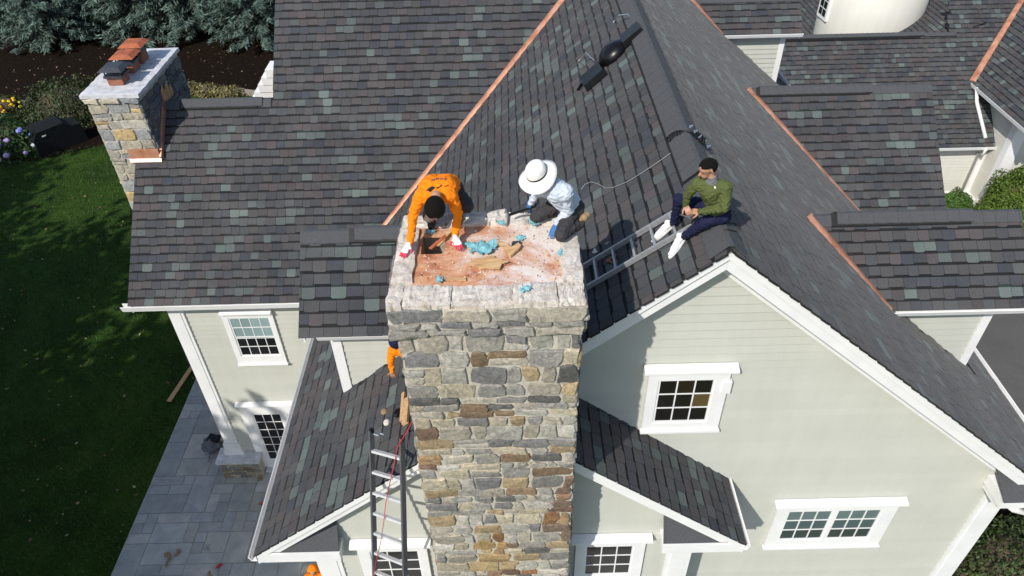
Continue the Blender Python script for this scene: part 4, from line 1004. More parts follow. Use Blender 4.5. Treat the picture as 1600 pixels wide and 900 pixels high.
def head_segs(c, fwd, up, skin, neck):
    c, f, u = Vector(c), Vector(fwd).normalized(), Vector(up).normalized(); s = f.cross(u).normalized(); u = s.cross(f).normalized()
    g = [(c-f*.035+u*.03, c+f*.02+u*.03, .078, .075, skin), (c+u*.0+f*.02, c-u*.055+f*.045, .066, .045, skin),
         (c+f*.055-u*.072, c+f*.06-u*.075, .034, .030, skin), (neck, c-u*.05-f*.02, .058, .055, skin),
         (c+f*.085+u*.005, c+f*.112-u*.028, .012, .017, skin), (c+f*.082-u*.052-s*.015, c+f*.082-u*.052+s*.015, .014, .014, skin),
         (c+f*.080+u*.028-s*.03, c+f*.080+u*.028+s*.03, .016, .016, skin)]
    for k in (-1, 1): g.append((c+s*k*.078-f*.01+u*.012, c+s*k*.084-f*.02-u*.022, .014, .011, skin))
    return g, (c, f, s, u)
def eyes(person, fr):
    c, f, s, u = fr
    for k in (-1, 1):
        mb = MB(); e = c+f*.086+s*k*.031+u*.006; mb.ellipsoid(e-f*.003, [f*.007, s*.010, u*.005]); mb.build('eye', 'vent_black', person, smooth=True)
        mb = MB(); a = c+f*.098+u*.030+s*k*.012; mb.capsule(a-f*.004, a+s*k*.032-f*.016, .0035, .003, 6); mb.build('eyebrow', 'hair', person, smooth=True)
def shoe(person, heel, toe, up, mat, sole, name='shoe'):
    h, t = Vector(heel), Vector(toe); u = Vector(up).normalized(); d = (t-h).normalized(); s = d.cross(u).normalized(); L = (t-h).length
    mb = MB(); segs = []
    for (a, b, ra, rb) in ((h+u*.05, h+d*L*.35+u*.055, .046, .046), (h+d*L*.35+u*.05, h+d*L*.72+u*.035, .046, .044), (h+d*L*.62+u*.03-s*.012, h+d*L*.95+u*.028, .040, .034), (h+d*.03+u*.06, h+d*.03+u*.085, .042, .042)): mb.capsule(a, b, ra, rb, 10)
    o = remesh(mb, .008, name, [mat], segs, person, 2)
    mb = MB(); ring = []
    for k in range(16):
        a = 2*math.pi*k/16; ring.append(h+d*(L*.48)+d*(math.cos(a)*(L*.5+.045))+s*(math.sin(a)*(.047 if math.cos(a) > -.3 else .042))-u*.004)
    mb.prism(ring, u*.024); mb.build('sole', sole, o, fix=True)
    return o
# --- worker in orange, crouched on the crown with both gloves on the stone
p1 = thing('person', 'crouching worker in bright orange long sleeve shirt leaning on the chimney top', 'person', (-.8, 6.75, 12.87))
wrL, elL, shL = PZ(641, 378, 12.965), PZ(645, 338, 13.16), PZ(657, 306, 13.40)
wrR, elR, shR = PZ(711, 366, 12.965), PZ(716, 334, 13.16), PZ(705, 304, 13.41)
neck, hd = PZ(681, 306, 13.49), PZ(680, 326, 13.42)
pel = Vector((-.74, 6.80, 13.22)); chest = Vector((-.78, 6.47, 13.42))
knL = PZ(671, 338, 13.10); knR = PZ(731, 322, 13.10)
ftL, ftR = Vector((-.90, 6.70, 12.93)), Vector((-.60, 6.74, 12.93))
segs = [(wrL, elL, .040, .050, 0), (elL, shL, .052, .068, 0), (wrR, elR, .040, .050, 0), (elR, shR, .052, .068, 0), (lerp(shL, shR, .1), lerp(shL, shR, .9), .088, .088, 0),
        (chest+Vector((-.08, 0, 0)), chest+Vector((.09, 0, 0)), .125, .125, 0), (chest+Vector((-.06, .1, -.03)), pel+Vector((-.06, 0, .03)), .125, .125, 0), (chest+Vector((.06, .1, -.03)), pel+Vector((.06, 0, .03)), .125, .125, 0),
        (pel+Vector((-.09, 0, -.03)), pel+Vector((.09, 0, -.03)), .125, .125, 1),
        (pel+Vector((-.09, -.02, -.02)), knL, .095, .072, 2), (knL, ftL+Vector((0, 0, .05)), .068, .052, 1), (pel+Vector((.1, -.02, -.02)), knR, .095, .072, 1), (knR, ftR+Vector((0, 0, .05)), .068, .052, 1)]
hs, fr1 = head_segs(hd, (0, -.45, -.9), (0, -.85, .5), 3, neck)
body(p1, segs+hs, ['orange_cloth', 'charcoal_cloth', 'taupe_cloth', 'skin'])
c, f, s_, u = fr1
shell(p1, 'hair', 'hair', c-f*.012+u*.025, [f*.112, s_*.094, u*.112], lambda m: m[2] > -.3 and m[0] < .8 or (m[0] < -.1 and m[2] > -.75))
hand(p1, wrL-Vector((.01, .03, .005)), (-.45, -.85, -.35), (0, 0, 1), 'white_glove', .35, 'glove', -1, 'red_glove')
hand(p1, wrR-Vector((0, .03, .005)), (.35, -.9, -.35), (0, 0, 1), 'white_glove', .35, 'glove', 1, 'red_glove')
for ft in (ftL, ftR): shoe(p1, ft+Vector((0, .07, -.055)), ft+Vector((0, -.17, -.055)), (0, 0, 1), 'charcoal_cloth', 'black_plastic', 'boot')
def decal(person, target, polys, name, mat, frame, off=.006):
    """thin print laid on the cloth: each outline is dropped onto the body surface"""
    O, U, V, D = frame; dg = bpy.context.evaluated_depsgraph_get(); dg.update(); mw = target.matrix_world.copy(); inv = mw.inverted()
    mb = MB()
    for poly in polys:
        # triangulate finely as a strip grid
        us = [p[0] for p in poly]; vs = [p[1] for p in poly]; nx = 10; 
        grid = {}
        for i in range(nx+1):
            x = min(us)+(max(us)-min(us))*i/nx; ys = []
            for k in range(len(poly)):
                (a, b), (c_, d_) = poly[k], poly[(k+1) % len(poly)]
                if (a-x)*(c_-x) <= 0 and abs(a-c_) > 1e-9: ys.append(b+(d_-b)*(x-a)/(c_-a))
            if not ys: continue
            for j in range(3):
                y = min(ys)+(max(ys)-min(ys))*j/2; src = O+U*x+V*y
                ok, loc, nor, _ = target.ray_cast(inv @ src, inv.to_3x3() @ D)
                grid[(i, j)] = (mw @ loc + (mw.to_3x3() @ nor).normalized()*off) if ok else None
        for i in range(nx):
            for j in range(2):
                q = [grid.get(k) for k in ((i, j), (i+1, j), (i+1, j+1), (i, j+1))]
                if all(x is not None for x in q): mb.face(q)
    if mb.f: mb.build(name, mat, person)
bodyob = [o for o in p1.children if o.name.startswith('body')][0]
bpy.context.view_layer.update()
O = PZ(687, 292, 13.75); D = (PZ(687, 292, 13.4)-O).normalized(); U = CR.copy(); V = CU.copy()
def bow(pts, k=0): return pts
decal(p1, bodyob, [[(-.145, -.045), (-.105, -.005), (-.075, .008), (-.04, -.012), (-.06, -.02), (-.085, -.045), (-.10, -.055), (-.12, -.04)]], 'shirt_print', 'dark_band', (O, U, V, D))
decal(p1, bodyob, [[(-.04, -.012), (.0, .004), (.03, .02), (.035, .013), (.0, -.008), (-.03, -.024)], [(.045, .01), (.075, .014), (.09, .026), (.094, .018), (.08, .003), (.05, -.002)], [(.005, .018), (.016, .025), (.02, .016), (.008, .01)]], 'shirt_print', 'dark_band', (O, U, V, D))
decal(p1, bodyob, [[(x0, .052+.02*(1-(x0/.09)**2)), (x0+.014, .052+.02*(1-((x0+.014)/.09)**2)), (x0+.014, .07+.02*(1-((x0+.014)/.09)**2)), (x0, .07+.02*(1-(x0/.09)**2))] for x0 in (-.085, -.063, -.041, -.019, .003, .025, .047)], 'shirt_print', 'taupe_cloth', (O, U, V, D))
# --- worker with the wide brimmed hat, kneeling
p2 = thing('person', 'kneeling worker in white bucket hat and pale blue shirt holding a hammer', 'person', (.6, 6.5, 12.87))
hd, neck = PZ(843, 279, 13.55), PZ(858, 284, 13.50)
shL, shR = PZ(853, 294, 13.42), PZ(884, 301, 13.43)
elL, wrL, elR, wrR = PZ(838, 303, 13.22), PZ(829, 316, 13.08), PZ(889, 328, 13.16), PZ(870, 349, 12.97)
pel = PZ(891, 319, 13.09); hpL, hpR = PZ(880, 316, 13.06), PZ(896, 326, 13.06); knL, knR = PZ(838, 338, 12.965), PZ(877, 367, 12.965)
ftL, ftR = Vector((.62, 6.78, 12.95)), PZ(907, 350, 12.95)
mid = lerp(lerp(shL, shR, .5), pel, .5)
segs = [(wrL, elL, .036, .046, 0), (elL, shL, .050, .066, 0), (wrR, elR, .038, .050, 0), (elR, shR, .054, .070, 0), (lerp(shL, shR, .0), lerp(shL, shR, .95), .095, .095, 0), (lerp(shL, shR, .5), mid, .125, .135, 0), (mid, pel, .135, .125, 0),
        (hpL, hpR, .125, .125, 1), (hpL, knL, .095, .070, 1), (hpR, knR, .098, .072, 1), (knL, ftL, .062, .050, 1), (knR, ftR, .064, .050, 1)]
hs, fr2 = head_segs(hd, (-.62, -.55, -.45), (-.25, -.25, .93), 2, neck)
b2 = body(p2, segs+hs, ['pale_blue_cloth', 'charcoal_cloth', 'skin'])
c, f, s_, u = fr2
def hat(parent, c, ux, uy, uz):
    mb = MB(); n = 32; prof = [(.205, -.03), (.208, -.022), (.165, .0), (.118, .022), (.112, .03), (.110, .07), (.102, .115), (.08, .142), (.042, .154), (.004, .156)]
    rings = []
    for r, z in prof:
        R = []
        for k in range(n):
            a = 2*math.pi*k/n; w = .018*math.sin(2*a+.6)*max(0, (r-.112)/.10)*1.3; R.append(c+ux*(r*1.03*math.cos(a))+uy*(r*.97*math.sin(a))+uz*(z+w))
        rings.append(R)
    i0 = 0
    for R in rings: mb.v += [tuple(p) for p in R]
    for q in range(len(rings)-1):
        for k in range(n): mb.f.append((q*n+k, q*n+(k+1) % n, (q+1)*n+(k+1) % n, (q+1)*n+k)); mb.m.append(0)
    mb.f.append(tuple((len(rings)-1)*n+k for k in range(n))); mb.m.append(0)
    h = mb.build('hat', 'white_cloth', parent, smooth=True, fix=True); sd = h.modifiers.new('t', 'SOLIDIFY'); sd.thickness = .004
    mb = MB()
    for k in range(n):
        a, b = 2*math.pi*k/n, 2*math.pi*(k+1)/n
        P = lambda t, r, z: c+ux*(r*1.03*math.cos(t))+uy*(r*.97*math.sin(t))+uz*z
        mb.face([P(a, .115, .034), P(b, .115, .034), P(b, .1135, .054), P(a, .1135, .054)])
    mb.build('hat_band', 'dark_band', h)
hat(p2, c+u*.062, f, s_, (u*1.0-f*.10).normalized())
hand(p2, wrL+(wrL-elL).normalized()*.01, (wrL-elL)+Vector((0, 0, -.10)), (-.6, -.4, .6), 'blue_glove', 1.0, 'glove', 1)
hand(p2, wrR+(wrR-elR).normalized()*.01, Vector((-.35, -.75, -.4)), (0, -.2, 1), 'blue_glove', .55, 'glove', -1)
shoe(p2, ftR+Vector((.0, .03, .03)), ftR+Vector((.03, .20, -.06)), (.75, .1, .6), 'tan_leather', 'tan_leather', 'boot')
shoe(p2, ftL+Vector((.03, .03, .02)), ftL+Vector((.06, .19, -.05)), (.6, .2, .6), 'tan_leather', 'tan_leather', 'boot')
# --- man in olive jacket sitting at the ridge
p3 = thing('person', 'seated man in olive zip fleece, navy trousers and white sneakers on the ridge', 'person', (2.45, 7.2, 12.43))
pel = PZ(1124, 327, 12.56); chest = PZ(1112, 300, 12.92); neck = PZ(1112, 279, 13.09); hd = PZ(1106, 264, 13.22)
shL, shR = PZ(1089, 287, 13.0), PZ(1135, 293, 13.0); elL, wrL = PZ(1074, 304, 12.82), PZ(1071, 320, 12.66); elR, wrR = PZ(1132, 325, 12.78), PZ(1095, 331, 12.64)
hpL, hpR = PZ(1113, 324, 12.52), PZ(1128, 336, 12.52); knL, anL = PZ(1060, 311, 12.55), PZ(1052, 349, 12.12); knR, anR = PZ(1098, 349, 12.42), PZ(1068, 370, 12.13)
segs = [(wrL, elL, .038, .048, 0), (elL, shL, .052, .066, 0), (wrR, elR, .040, .052, 0), (elR, shR, .056, .070, 0), (lerp(shL, shR, .06), lerp(shL, shR, .94), .085, .085, 0), (lerp(shL, shR, .5)-Vector((0, 0, .06)), lerp(chest, pel, .5), .130, .130, 0), (lerp(chest, pel, .5), lerp(chest, pel, .85), .130, .125, 0),
        (lerp(neck, hd, .05), lerp(neck, chest, .3), .064, .075, 3), (hpL, hpR, .115, .115, 1), (hpL, knL, .092, .068, 1), (knL, anL, .062, .046, 1), (hpR, knR, .095, .070, 1), (knR, anR, .066, .046, 1)]
hs, fr3 = head_segs(hd, (-.88, -.30, -.30), (-.18, -.05, .98), 2, neck)
b3 = body(p3, segs+hs, ['olive_cloth', 'navy_cloth', 'skin', 'grey_cloth'], .010)
c, f, s_, u = fr3
shell(p3, 'hair', 'hair', c-f*.012+u*.03, [f*.098, s_*.084, u*.084], lambda m: (m[2] > .35 and m[0] < .85) or (m[0] < -.05 and m[2] > -.6))
eyes(p3, fr3)
hand(p3, wrL, (wrR+wrL)*.5+Vector((-.04, -.03, -.06))-wrL, (-.3, -.5, .6), 'skin', .9, 'hand', 1)
hand(p3, wrR, wrL+Vector((.02, -.03, -.07))-wrR, (-.3, -.5, .7), 'skin', .9, 'hand', -1)
N3 = Vector((-S, 0, 1)).normalized()
shoe(p3, Vector((2.06, 7.66, 0))+Z_*(zl(2.06)+.03), Vector((1.83, 7.60, 0))+Z_*(zl(1.83)+.03), N3, 'white_shoe', 'white_shoe')
shoe(p3, Vector((2.13, 7.30, 0))+Z_*(zl(2.13)+.03), Vector((1.95, 7.13, 0))+Z_*(zl(1.95)+.03), N3, 'white_shoe', 'white_shoe')
bpy.context.view_layer.update()
O = PZ(1117, 293, 13.3); D = (PZ(1117, 293, 12.9)-O).normalized()
decal(p3, b3, [[(-.014, 0), (0, .02), (.014, 0), (0, -.02)]], 'jacket_emblem', 'white_cloth', (O, CR, CU, D))
O = PZ(1108, 284, 13.3); D = (PZ(1108, 284, 12.9)-O).normalized()
decal(p3, b3, [[(-.035, .018), (.03, .026), (.03, -.012), (-.035, -.016)]], 'collar_placket', 'grey_cloth', (O, CR, CU, D))
# --- worker half hidden behind the chimney on the lower roof
p4 = thing('person', 'worker in orange shirt and dark cap bending behind the chimney on the lower roof', 'person', (-1.6, 7.6, 9.4))
hd = PY(619, 533, 7.55); shL = PY(613, 548, 7.55); elL = PY(610, 566, 7.5); wrL = PY(613, 580, 7.45)
pel = Vector((-1.35, 7.75, 9.95)); shR = shL+Vector((.36, .05, .02)); neck = lerp(shL, shR, .45)+Vector((-.06, 0, .06))
segs = [(wrL, elL, .036, .046, 0), (elL, shL, .050, .064, 0), (lerp(shL, shR, .05), shR, .085, .085, 0), (lerp(shL, shR, .5), pel, .125, .125, 0), (shR, shR+Vector((.02, -.1, -.3)), .06, .045, 0),
        (pel-X_*.08, pel+X_*.08, .115, .115, 1), (pel-X_*.08, Vector((-1.45, 7.45, 9.75)), .09, .068, 1), (Vector((-1.45, 7.45, 9.75)), Vector((-1.5, 7.75, 9.6)), .06, .05, 1), (pel+X_*.09, Vector((-1.2, 7.45, 9.9)), .09, .068, 1), (Vector((-1.2, 7.45, 9.9)), Vector((-1.22, 7.75, 9.8)), .06, .05, 1)]
hs, fr4 = head_segs(hd, (-.2, -.75, -.6), (0, -.5, .85), 2, neck)
body(p4, segs+hs, ['orange_cloth', 'navy_cloth', 'skin'])
c, f, s_, u = fr4
shell(p4, 'cap', 'navy_cloth', c+u*.03-f*.008, [f*.112, s_*.094, u*.098], lambda m: m[2] > -.05)
hand(p4, wrL, (0, -.1, -1), (0, -1, 0), 'skin', .5, 'hand', 1)
for ft in (Vector((-1.5, 7.75, 9.56)), Vector((-1.22, 7.75, 9.79))): shoe(p4, ft+Vector((0, .05, -.02)), ft+Vector((0, -.16, -.02)), N3, 'charcoal_cloth', 'black_plastic', 'boot')
# --- worker on the patio, only hood and shoulders in the picture
q = PZ(489, 892, 1.62)
p5 = thing('person', 'person in orange hooded top standing on the patio below the lower roof', 'person', (q.x, q.y, 0))
x, y = q.x, q.y
segs = [(Vector((x-.17, y, 1.40)), Vector((x+.17, y, 1.40)), .075, .075, 0), (Vector((x, y, 1.36)), Vector((x, y, 1.0)), .145, .135, 0), (Vector((x-.2, y, 1.38)), Vector((x-.25, y+.02, 1.1)), .062, .05, 0), (Vector((x-.25, y+.02, 1.1)), Vector((x-.2, y-.18, .95)), .05, .038, 0),
        (Vector((x+.2, y, 1.38)), Vector((x+.25, y+.02, 1.1)), .062, .05, 0), (Vector((x+.25, y+.02, 1.1)), Vector((x+.2, y-.18, .95)), .05, .038, 0), (Vector((x-.09, y, .93)), Vector((x+.09, y, .93)), .125, .125, 1),
        (Vector((x-.1, y, .88)), Vector((x-.11, y-.02, .48)), .09, .065, 1), (Vector((x-.11, y-.02, .48)), Vector((x-.11, y+.02, .1)), .06, .045, 1), (Vector((x+.1, y, .88)), Vector((x+.11, y-.02, .48)), .09, .065, 1), (Vector((x+.11, y-.02, .48)), Vector((x+.11, y+.02, .1)), .06, .045, 1)]
hs, fr5 = head_segs(Vector((x, y, 1.62)), (.1, -1, -.2), (0, 0, 1), 2, Vector((x, y, 1.45)))
body(p5, segs+hs, ['orange_cloth', 'navy_cloth', 'skin'], .015)
c, f, s_, u = fr5
shell(p5, 'hood', 'orange_cloth', c+u*.02-f*.015, [f*.125, s_*.115, u*.125], lambda m: m[0] < .5 or m[2] > .75)
for k in (-1, 1):
    hand(p5, (x+k*.2, y-.18, .95), (0, -.9, -.3), (0, 0, 1), 'skin', .6, 'hand', k)
    shoe(p5, (x+k*.11, y+.06, .035), (x+k*.11, y-.17, .035), (0, 0, 1), 'charcoal_cloth', 'black_plastic', 'boot')

# ------------------------------------------------------------------ LADDERS, GEAR, DEBRIS
def ladder(name, label, a0, b0, a1, b1, first, step, railmat, rungmat, group=None, rw=.03, rh=.075):
    a0, b0, a1, b1 = map(Vector, (a0, b0, a1, b1)); t = thing(name, label, 'ladder', lerp(a0, b0, .5), group)
    n = (b0-a0).cross(a1-a0).normalized()
    for p, q in ((a0, a1), (b0, b1)):
        mb = MB(); mb.bar(p, q, rw, rh, n); mb.build('rail', railmat, t)
    L = (a1-a0).length; d = first
    while d < L-.08:
        p, q = lerp(a0, a1, d/L), lerp(b0, b1, d/L); mb = MB(); mb.bar(p, q, .034, .05, n); mb.build('rung', rungmat, t); d += step
    return t, n
aT, bT = PY(580, 672, 5.98), PY(628, 684, 5.88)
lean = 15.5; run = math.tan(math.radians(lean))
def down(p, px):                                               # the rail's foot on the patio, aimed through a pixel low in the picture
    y = p.y-run*(p.z-6.9); q = PY(px[0], px[1], y); d = q-p; return p+d*((p.z-.02)/(-d.z))
aB, bB = down(aT, (586, 900)), down(bT, (633, 900))
ld1, n1 = ladder('extension_ladder', 'extension ladder with grey rails leaning on the lower roof beside the chimney', aB, bB, aT, bT, .14, .305, 'grey_rail', 'aluminium')
for p in (aT, bT):
    mb = MB(); mb.capsule(p-Z_*.03, p+Z_*.015, .03, .026, 8); mb.build('rail_cap', 'black_plastic', ld1)
mb = MB(); mb.tube([aT+Vector((.03, -.02, -.05)), aT+Vector((.09, -.04, -.06)), aT+Vector((.12, -.04, -.02)), aT+Vector((.16, -.05, -.03))], .012, 6); mb.build('rope_hook', 'steel', ld1)
path = [bT+Vector((.20, .2, .25)), bT+Vector((.06, .0, .08)), bT+Vector((-.02, -.06, -.02)), bT+Vector((-.06, -.06, -.10))]
for k in range(1, 9): t = k/8; p = lerp(bT, aB*.22+aT*.78, t)+Vector((-.06, -.07, 0)); path.append(p+Vector((.012*math.sin(k*1.7), 0, -.02)))
mb = MB(); mb.tube(path, .006, 6); tag(mb.build('rope', 'red_rope', smooth=True), 'thin red rope tied to the extension ladder beside the chimney', 'rope')
upS = N3*.075
a0, a1 = PPL(913, 416, *P_WL, up=.10), PPL(1049, 338, *P_WL, up=.10); b0, b1 = PPL(916, 452, *P_WL, up=.10), PPL(1092, 350, *P_WL, up=.10)
b0 = a0+Vector((0, -.40, 0)); d = (a1-a0); a0 = a0-d.normalized()*.25; L_ = 1.62; dv = Vector((1, .0, S)).normalized()
up_ = lambda x, y: Vector((x, y, zl(x)+.11)); a0, a1, b0, b1 = up_(.80, 7.93), up_(2.22, 7.79), up_(.80, 7.47), up_(2.22, 7.34)
ld2, n2 = ladder('roof_ladder', 'short aluminium ladder lying up the shingles under the seated man', b0, a0, b1, a1, .1, .305, 'dull_aluminium', 'dull_aluminium', rh=.07)
p = PPL(956, 404, *P_WL, up=.06); mb = MB()
mb.capsule(p-Vector((.05, .0, .04)), p+Vector((.05, .02, .04)), .03, .024, 8); mb.capsule(p+Vector((-.03, -.03, -.02)), p+Vector((-.01, -.08, -.01)), .02, .016, 8); tag(mb.build('tool_grip', 'terracotta', smooth=True), 'small orange tool grip lying between the roof ladder rungs', 'tool')
p = PPL(929, 397, *P_WL, up=.05); mb = MB(); mb.prism([p, p+Vector((.05, -.02, .04)), p+Vector((.02, .09, .03)), p+Vector((-.02, .03, -.01))], N3*.02); tag(mb.build('mortar_chunk', 'crown_mortar', fix=True), 'white mortar chip on the shingles above the roof ladder', 'mortar chip')
# hammer in the kneeling worker's glove
g = thing('hammer', 'hammer with black handle held in the blue glove of the kneeling worker', 'hammer', PZ(800, 335, 12.98))
h0, h1 = PZ(795, 336, 12.97), wrL*0+PZ(838, 322, 13.02)
mb = MB(); mb.tube([h0, lerp(h0, h1, .5), h1], [.017, .014, .012], 8); mb.build('handle', 'black_plastic', g)
d = (h1-h0).normalized(); sdv = d.cross(Z_).normalized(); mb = MB(); mb.capsule(h1-sdv*.03+d*.01, h1+sdv*.06+d*.01, .02, .014, 8); mb.build('hammer_head', 'dark_metal', g)
# pliers in the seated man's hands
q = lerp(PZ(1071, 320, 12.66), PZ(1095, 331, 12.64), .45)+Vector((-.05, -.07, -.08)); mb = MB()
mb.tube([q+Vector((.05, 0, .03)), q, q+Vector((-.10, .03, .02))], [.012, .014, .006], 6); mb.tube([q+Vector((.03, -.03, -.01)), q, q+Vector((-.08, .05, .0))], [.012, .014, .006], 6)
tag(mb.build('pliers', 'dark_metal'), 'dark pliers held in the hands of the seated man', 'pliers')
# black strapped roof seat on the far part of the left slope: two flat blocks and a domed middle on one strap
def on(px, py, up=.0): return PPL(px, py, *P_WL, up=up)
rs = thing('tool_harness', 'black strapped pads with a domed middle lying just below the ridge', 'roof gear', on(955, 85))
def pad(px0, px1, w, name, h=.09):
    a, b = on(*px0, .05), on(*px1, .05); d = (b-a).normalized(); s = d.cross(N3).normalized()
    mb = MB(); ring = [a-s*w/2, a+s*w/2, b+s*w/2, b-s*w/2]; c = (a+b)/2
    mb.hexa([*(p for p in ring), *((p+N3*h+(c-p)*.09) for p in ring)]); return mb.build(name, 'black_plastic', rs, fix=True)
pad((913, 136), (945, 108), .50, 'pad', .12); pad((974, 70), (1005, 44), .40, 'pad', .12)
c0 = on(958, 84, .06); d = (on(975, 68)-on(940, 102)).normalized(); s = d.cross(N3).normalized()
mb = MB(); mb.ellipsoid(c0, [d*.31, s*.29, N3*.20], nu=24, nv=14); mb.build('domed_seat', 'black_plastic', rs, smooth=True)
for (pa, pb, pc) in (((912, 104), (925, 94), (936, 104)), ((966, 44), (976, 36), (988, 32))):
    mb = MB(); mb.tube([on(*pa, .05)+N3*.0, on(*pa, .05)+N3*.16, on(*pb, .05)+N3*.20, on(*pc, .05)+N3*.16, on(*pc, .05)], .012, 6); mb.build('wire_handle', 'steel', rs)
mb = MB(); mb.tube([on(918, 128, .12), on(908, 132, .05), on(904, 141, .03)], [.04, .03, .045], 6); mb.build('strap', 'black_plastic', rs)
mb = MB()
for k in range(16):
    a = k/15; p = lerp(Vector((2.28, 9.42, zl(2.28)+.1)), Vector((2.75, 9.3, zr(2.75)+.12)), a)+Vector((0, .05*math.sin(a*9), .11*math.sin(a*math.pi)))
    mb.tube([p+Vector((.0, -.05, .0)), p+Vector((.02, .0, .05)), p+Vector((.0, .05, .0))], .028, 6)
tag(mb.build('cable_coil', 'black_plastic'), 'black cable bundle draped over the ridge cap above the seated man', 'cable')
mb = MB()
for k in range(5):
    p = Vector((2.56+.07*k, 9.36-.015*k, zr(2.56+.07*k)+.19-.015*k)); mb.tube([p+Vector((-.02, -.03, 0)), p+Vector((.02, -.01, .03)), p+Vector((.03, .03, 0)), p+Vector((-.01, .03, -.0)), p+Vector((-.02, -.03, 0))], .011, 6)
tag(mb.build('chain', 'steel'), 'short bright steel chain beside the black cable on the ridge', 'chain')
path = [on(x, y, .045) for x, y in ((908, 296), (914, 288), (924, 284), (936, 288), (946, 294), (958, 293), (980, 284), (1003, 270), (1030, 252), (1052, 236), (1062, 222))]
sm = []
for k in range(len(path)-1):
    for j in range(4): sm.append(lerp(path[k], path[k+1], j/4))
mb = MB(); mb.tube(sm, .005, 5); tag(mb.build('wire', 'grey_cable', smooth=True), 'thin grey wire curling over the shingles from the kneeling worker to the ridge', 'wire')
# dark ripped cap shingles near the apex
for k, pts in enumerate((((1118, 352), (1132, 346), (1148, 349), (1155, 357)), ((1122, 366), (1136, 358), (1150, 362), (1157, 372)))):
    mb = MB(); mb.tube([PPL(x, y, *(P_WL if x < 1140 else P_WR), up=.055) for x, y in pts], .010, 6); tag(mb.build('lifted_shingle_edge', 'vent_black'), ['upper curled shingle edge near the gable apex', 'lower curled shingle edge near the gable apex'][k], 'shingle edge')
# debris on the chimney top
def chip(name, label, cat, px, py, mat, pts, th, z=12.845, tilt=(0, 0), rot=0):
    c = PZ(px, py, z); mb = MB(); cr, sr = math.cos(rot), math.sin(rot); rj = random.Random(px*7+py); rag = []
    for k in range(len(pts)):                                   # splintered outline
        (a0_, b0_), (a1_, b1_) = pts[k], pts[(k+1) % len(pts)]; L_ = math.hypot(a1_-a0_, b1_-b0_); m_ = max(1, int(L_/.025))
        for q in range(m_): f_ = q/m_; w_ = .010 if L_ < .14 else .004; rag.append((a0_+(a1_-a0_)*f_+rj.uniform(-w_, w_), b0_+(b1_-b0_)*f_+rj.uniform(-w_, w_)))
    pts = rag
    P = [Vector((c.x+a*cr-b*sr, c.y+a*sr+b*cr, z+(a*cr-b*sr)*tilt[0]+(a*sr+b*cr)*tilt[1]+.004)) for a, b in pts]
    lo = min(p.z for p in P); P = [p+Z_*(z-lo) for p in P]
    mb.prism(P, (0, 0, th)); return tag(mb.build(name, mat, fix=True), label, cat)
chip('wood_scrap', 'broad pale torn plywood scrap in the middle of the chimney top', 'wood scrap', 762, 412, 'raw_wood', [(-.22, -.02), (-.12, -.07), (-.02, -.10), (.12, -.13), (.14, -.05), (.21, -.03), (.12, .03), (.04, .10), (-.06, .05), (-.14, .06)], .016, tilt=(.08, .03))
chip('wood_scrap', 'long splintered wood strip leaning right of the blue membrane', 'wood scrap', 786, 388, 'raw_wood', [(-.02, -.13), (.05, -.14), (.06, .0), (.0, .16), (-.03, .15), (-.01, .02)], .02, tilt=(.0, .12), rot=.7)
chip('wood_scrap', 'dark edged board fragment at the right end of the torn plywood', 'wood scrap', 803, 393, 'raw_wood', [(-.10, -.05), (.09, -.03), (.10, .03), (-.08, .05)], .03, tilt=(.1, .05), rot=.8)
chip('wood_scrap', 'splintered wood sliver beside the square hole', 'wood scrap', 697, 372, 'raw_wood', [(-.02, -.17), (.02, -.15), (.035, .15), (.0, .18)], .018, tilt=(0, .2), rot=-.5)
chip('wood_scrap', 'rusty brown sliver lying over the rim of the square hole', 'wood scrap', 684, 382, 'rust_cap', [(-.015, -.12), (.02, -.10), (.02, .1), (-.01, .12)], .014, tilt=(0, .25), rot=-.75)
chip('brick_fragment', 'small dark brick fragment behind the torn plywood', 'brick fragment', 806, 382, 'dark_metal', [(-.04, -.02), (.04, -.025), (.045, .02), (-.035, .03)], .03)
chip('wood_scrap', 'pale wood strip lying along the front edge of the plywood deck', 'wood scrap', 712, 437, 'raw_wood', [(-.1, -.015), (.1, -.02), (.1, .018), (-.1, .02)], .012)
def membrane(px, py, label, seed, r=.12, spikes=7, z=12.85):
    """torn crumpled sheet: a small grid with a ragged outline, folded up and down"""
    rr = random.Random(seed); c = PZ(px, py, z); mb = MB(); n = 7; rot = rr.uniform(0, 6.28); G = {}
    fa, fb, ph = rr.uniform(2, 4), rr.uniform(2, 4), rr.uniform(0, 6)
    for i in range(n+1):
        for j in range(n+1):
            u, v = 2*i/n-1, 1.3*j/n-.65; u += rr.uniform(-.1, .1); v += rr.uniform(-.1, .1); d = math.hypot(u, v/.65)
            h = .008+.26*r*abs(math.sin(fa*u+ph)*math.cos(fb*v*1.5))*rr.uniform(.5, 1)
            G[i, j] = (c+Vector((r*(u*math.cos(rot)-v*math.sin(rot)), r*(u*math.sin(rot)+v*math.cos(rot)), h)), d)
    for i in range(n):
        for j in range(n):
            q = [G[i, j], G[i+1, j], G[i+1, j+1], G[i, j+1]]
            if sum(x[1] for x in q)/4 < rr.uniform(.62, 1.15): mb.face([x[0] for x in q])
    b = tag(mb.build('membrane_scrap', 'blue_membrane'), label, 'membrane scrap'); m = b.modifiers.new('t', 'SOLIDIFY'); m.thickness = .003
    return b
membrane(757, 388, 'large torn turquoise membrane heap in the middle of the chimney top', 1, .17, 8, 12.86); membrane(736, 384, 'turquoise membrane flap left of the large torn heap', 2, .10, 5)
membrane(813, 373, 'turquoise membrane scrap alone behind the wood pieces', 3, .07, 5); membrane(686, 437, 'small turquoise scrap at the front left of the crown', 4, .06, 5, 12.87); membrane(822, 452, 'turquoise scrap on the front crown mortar', 5, .07, 5, 12.885)
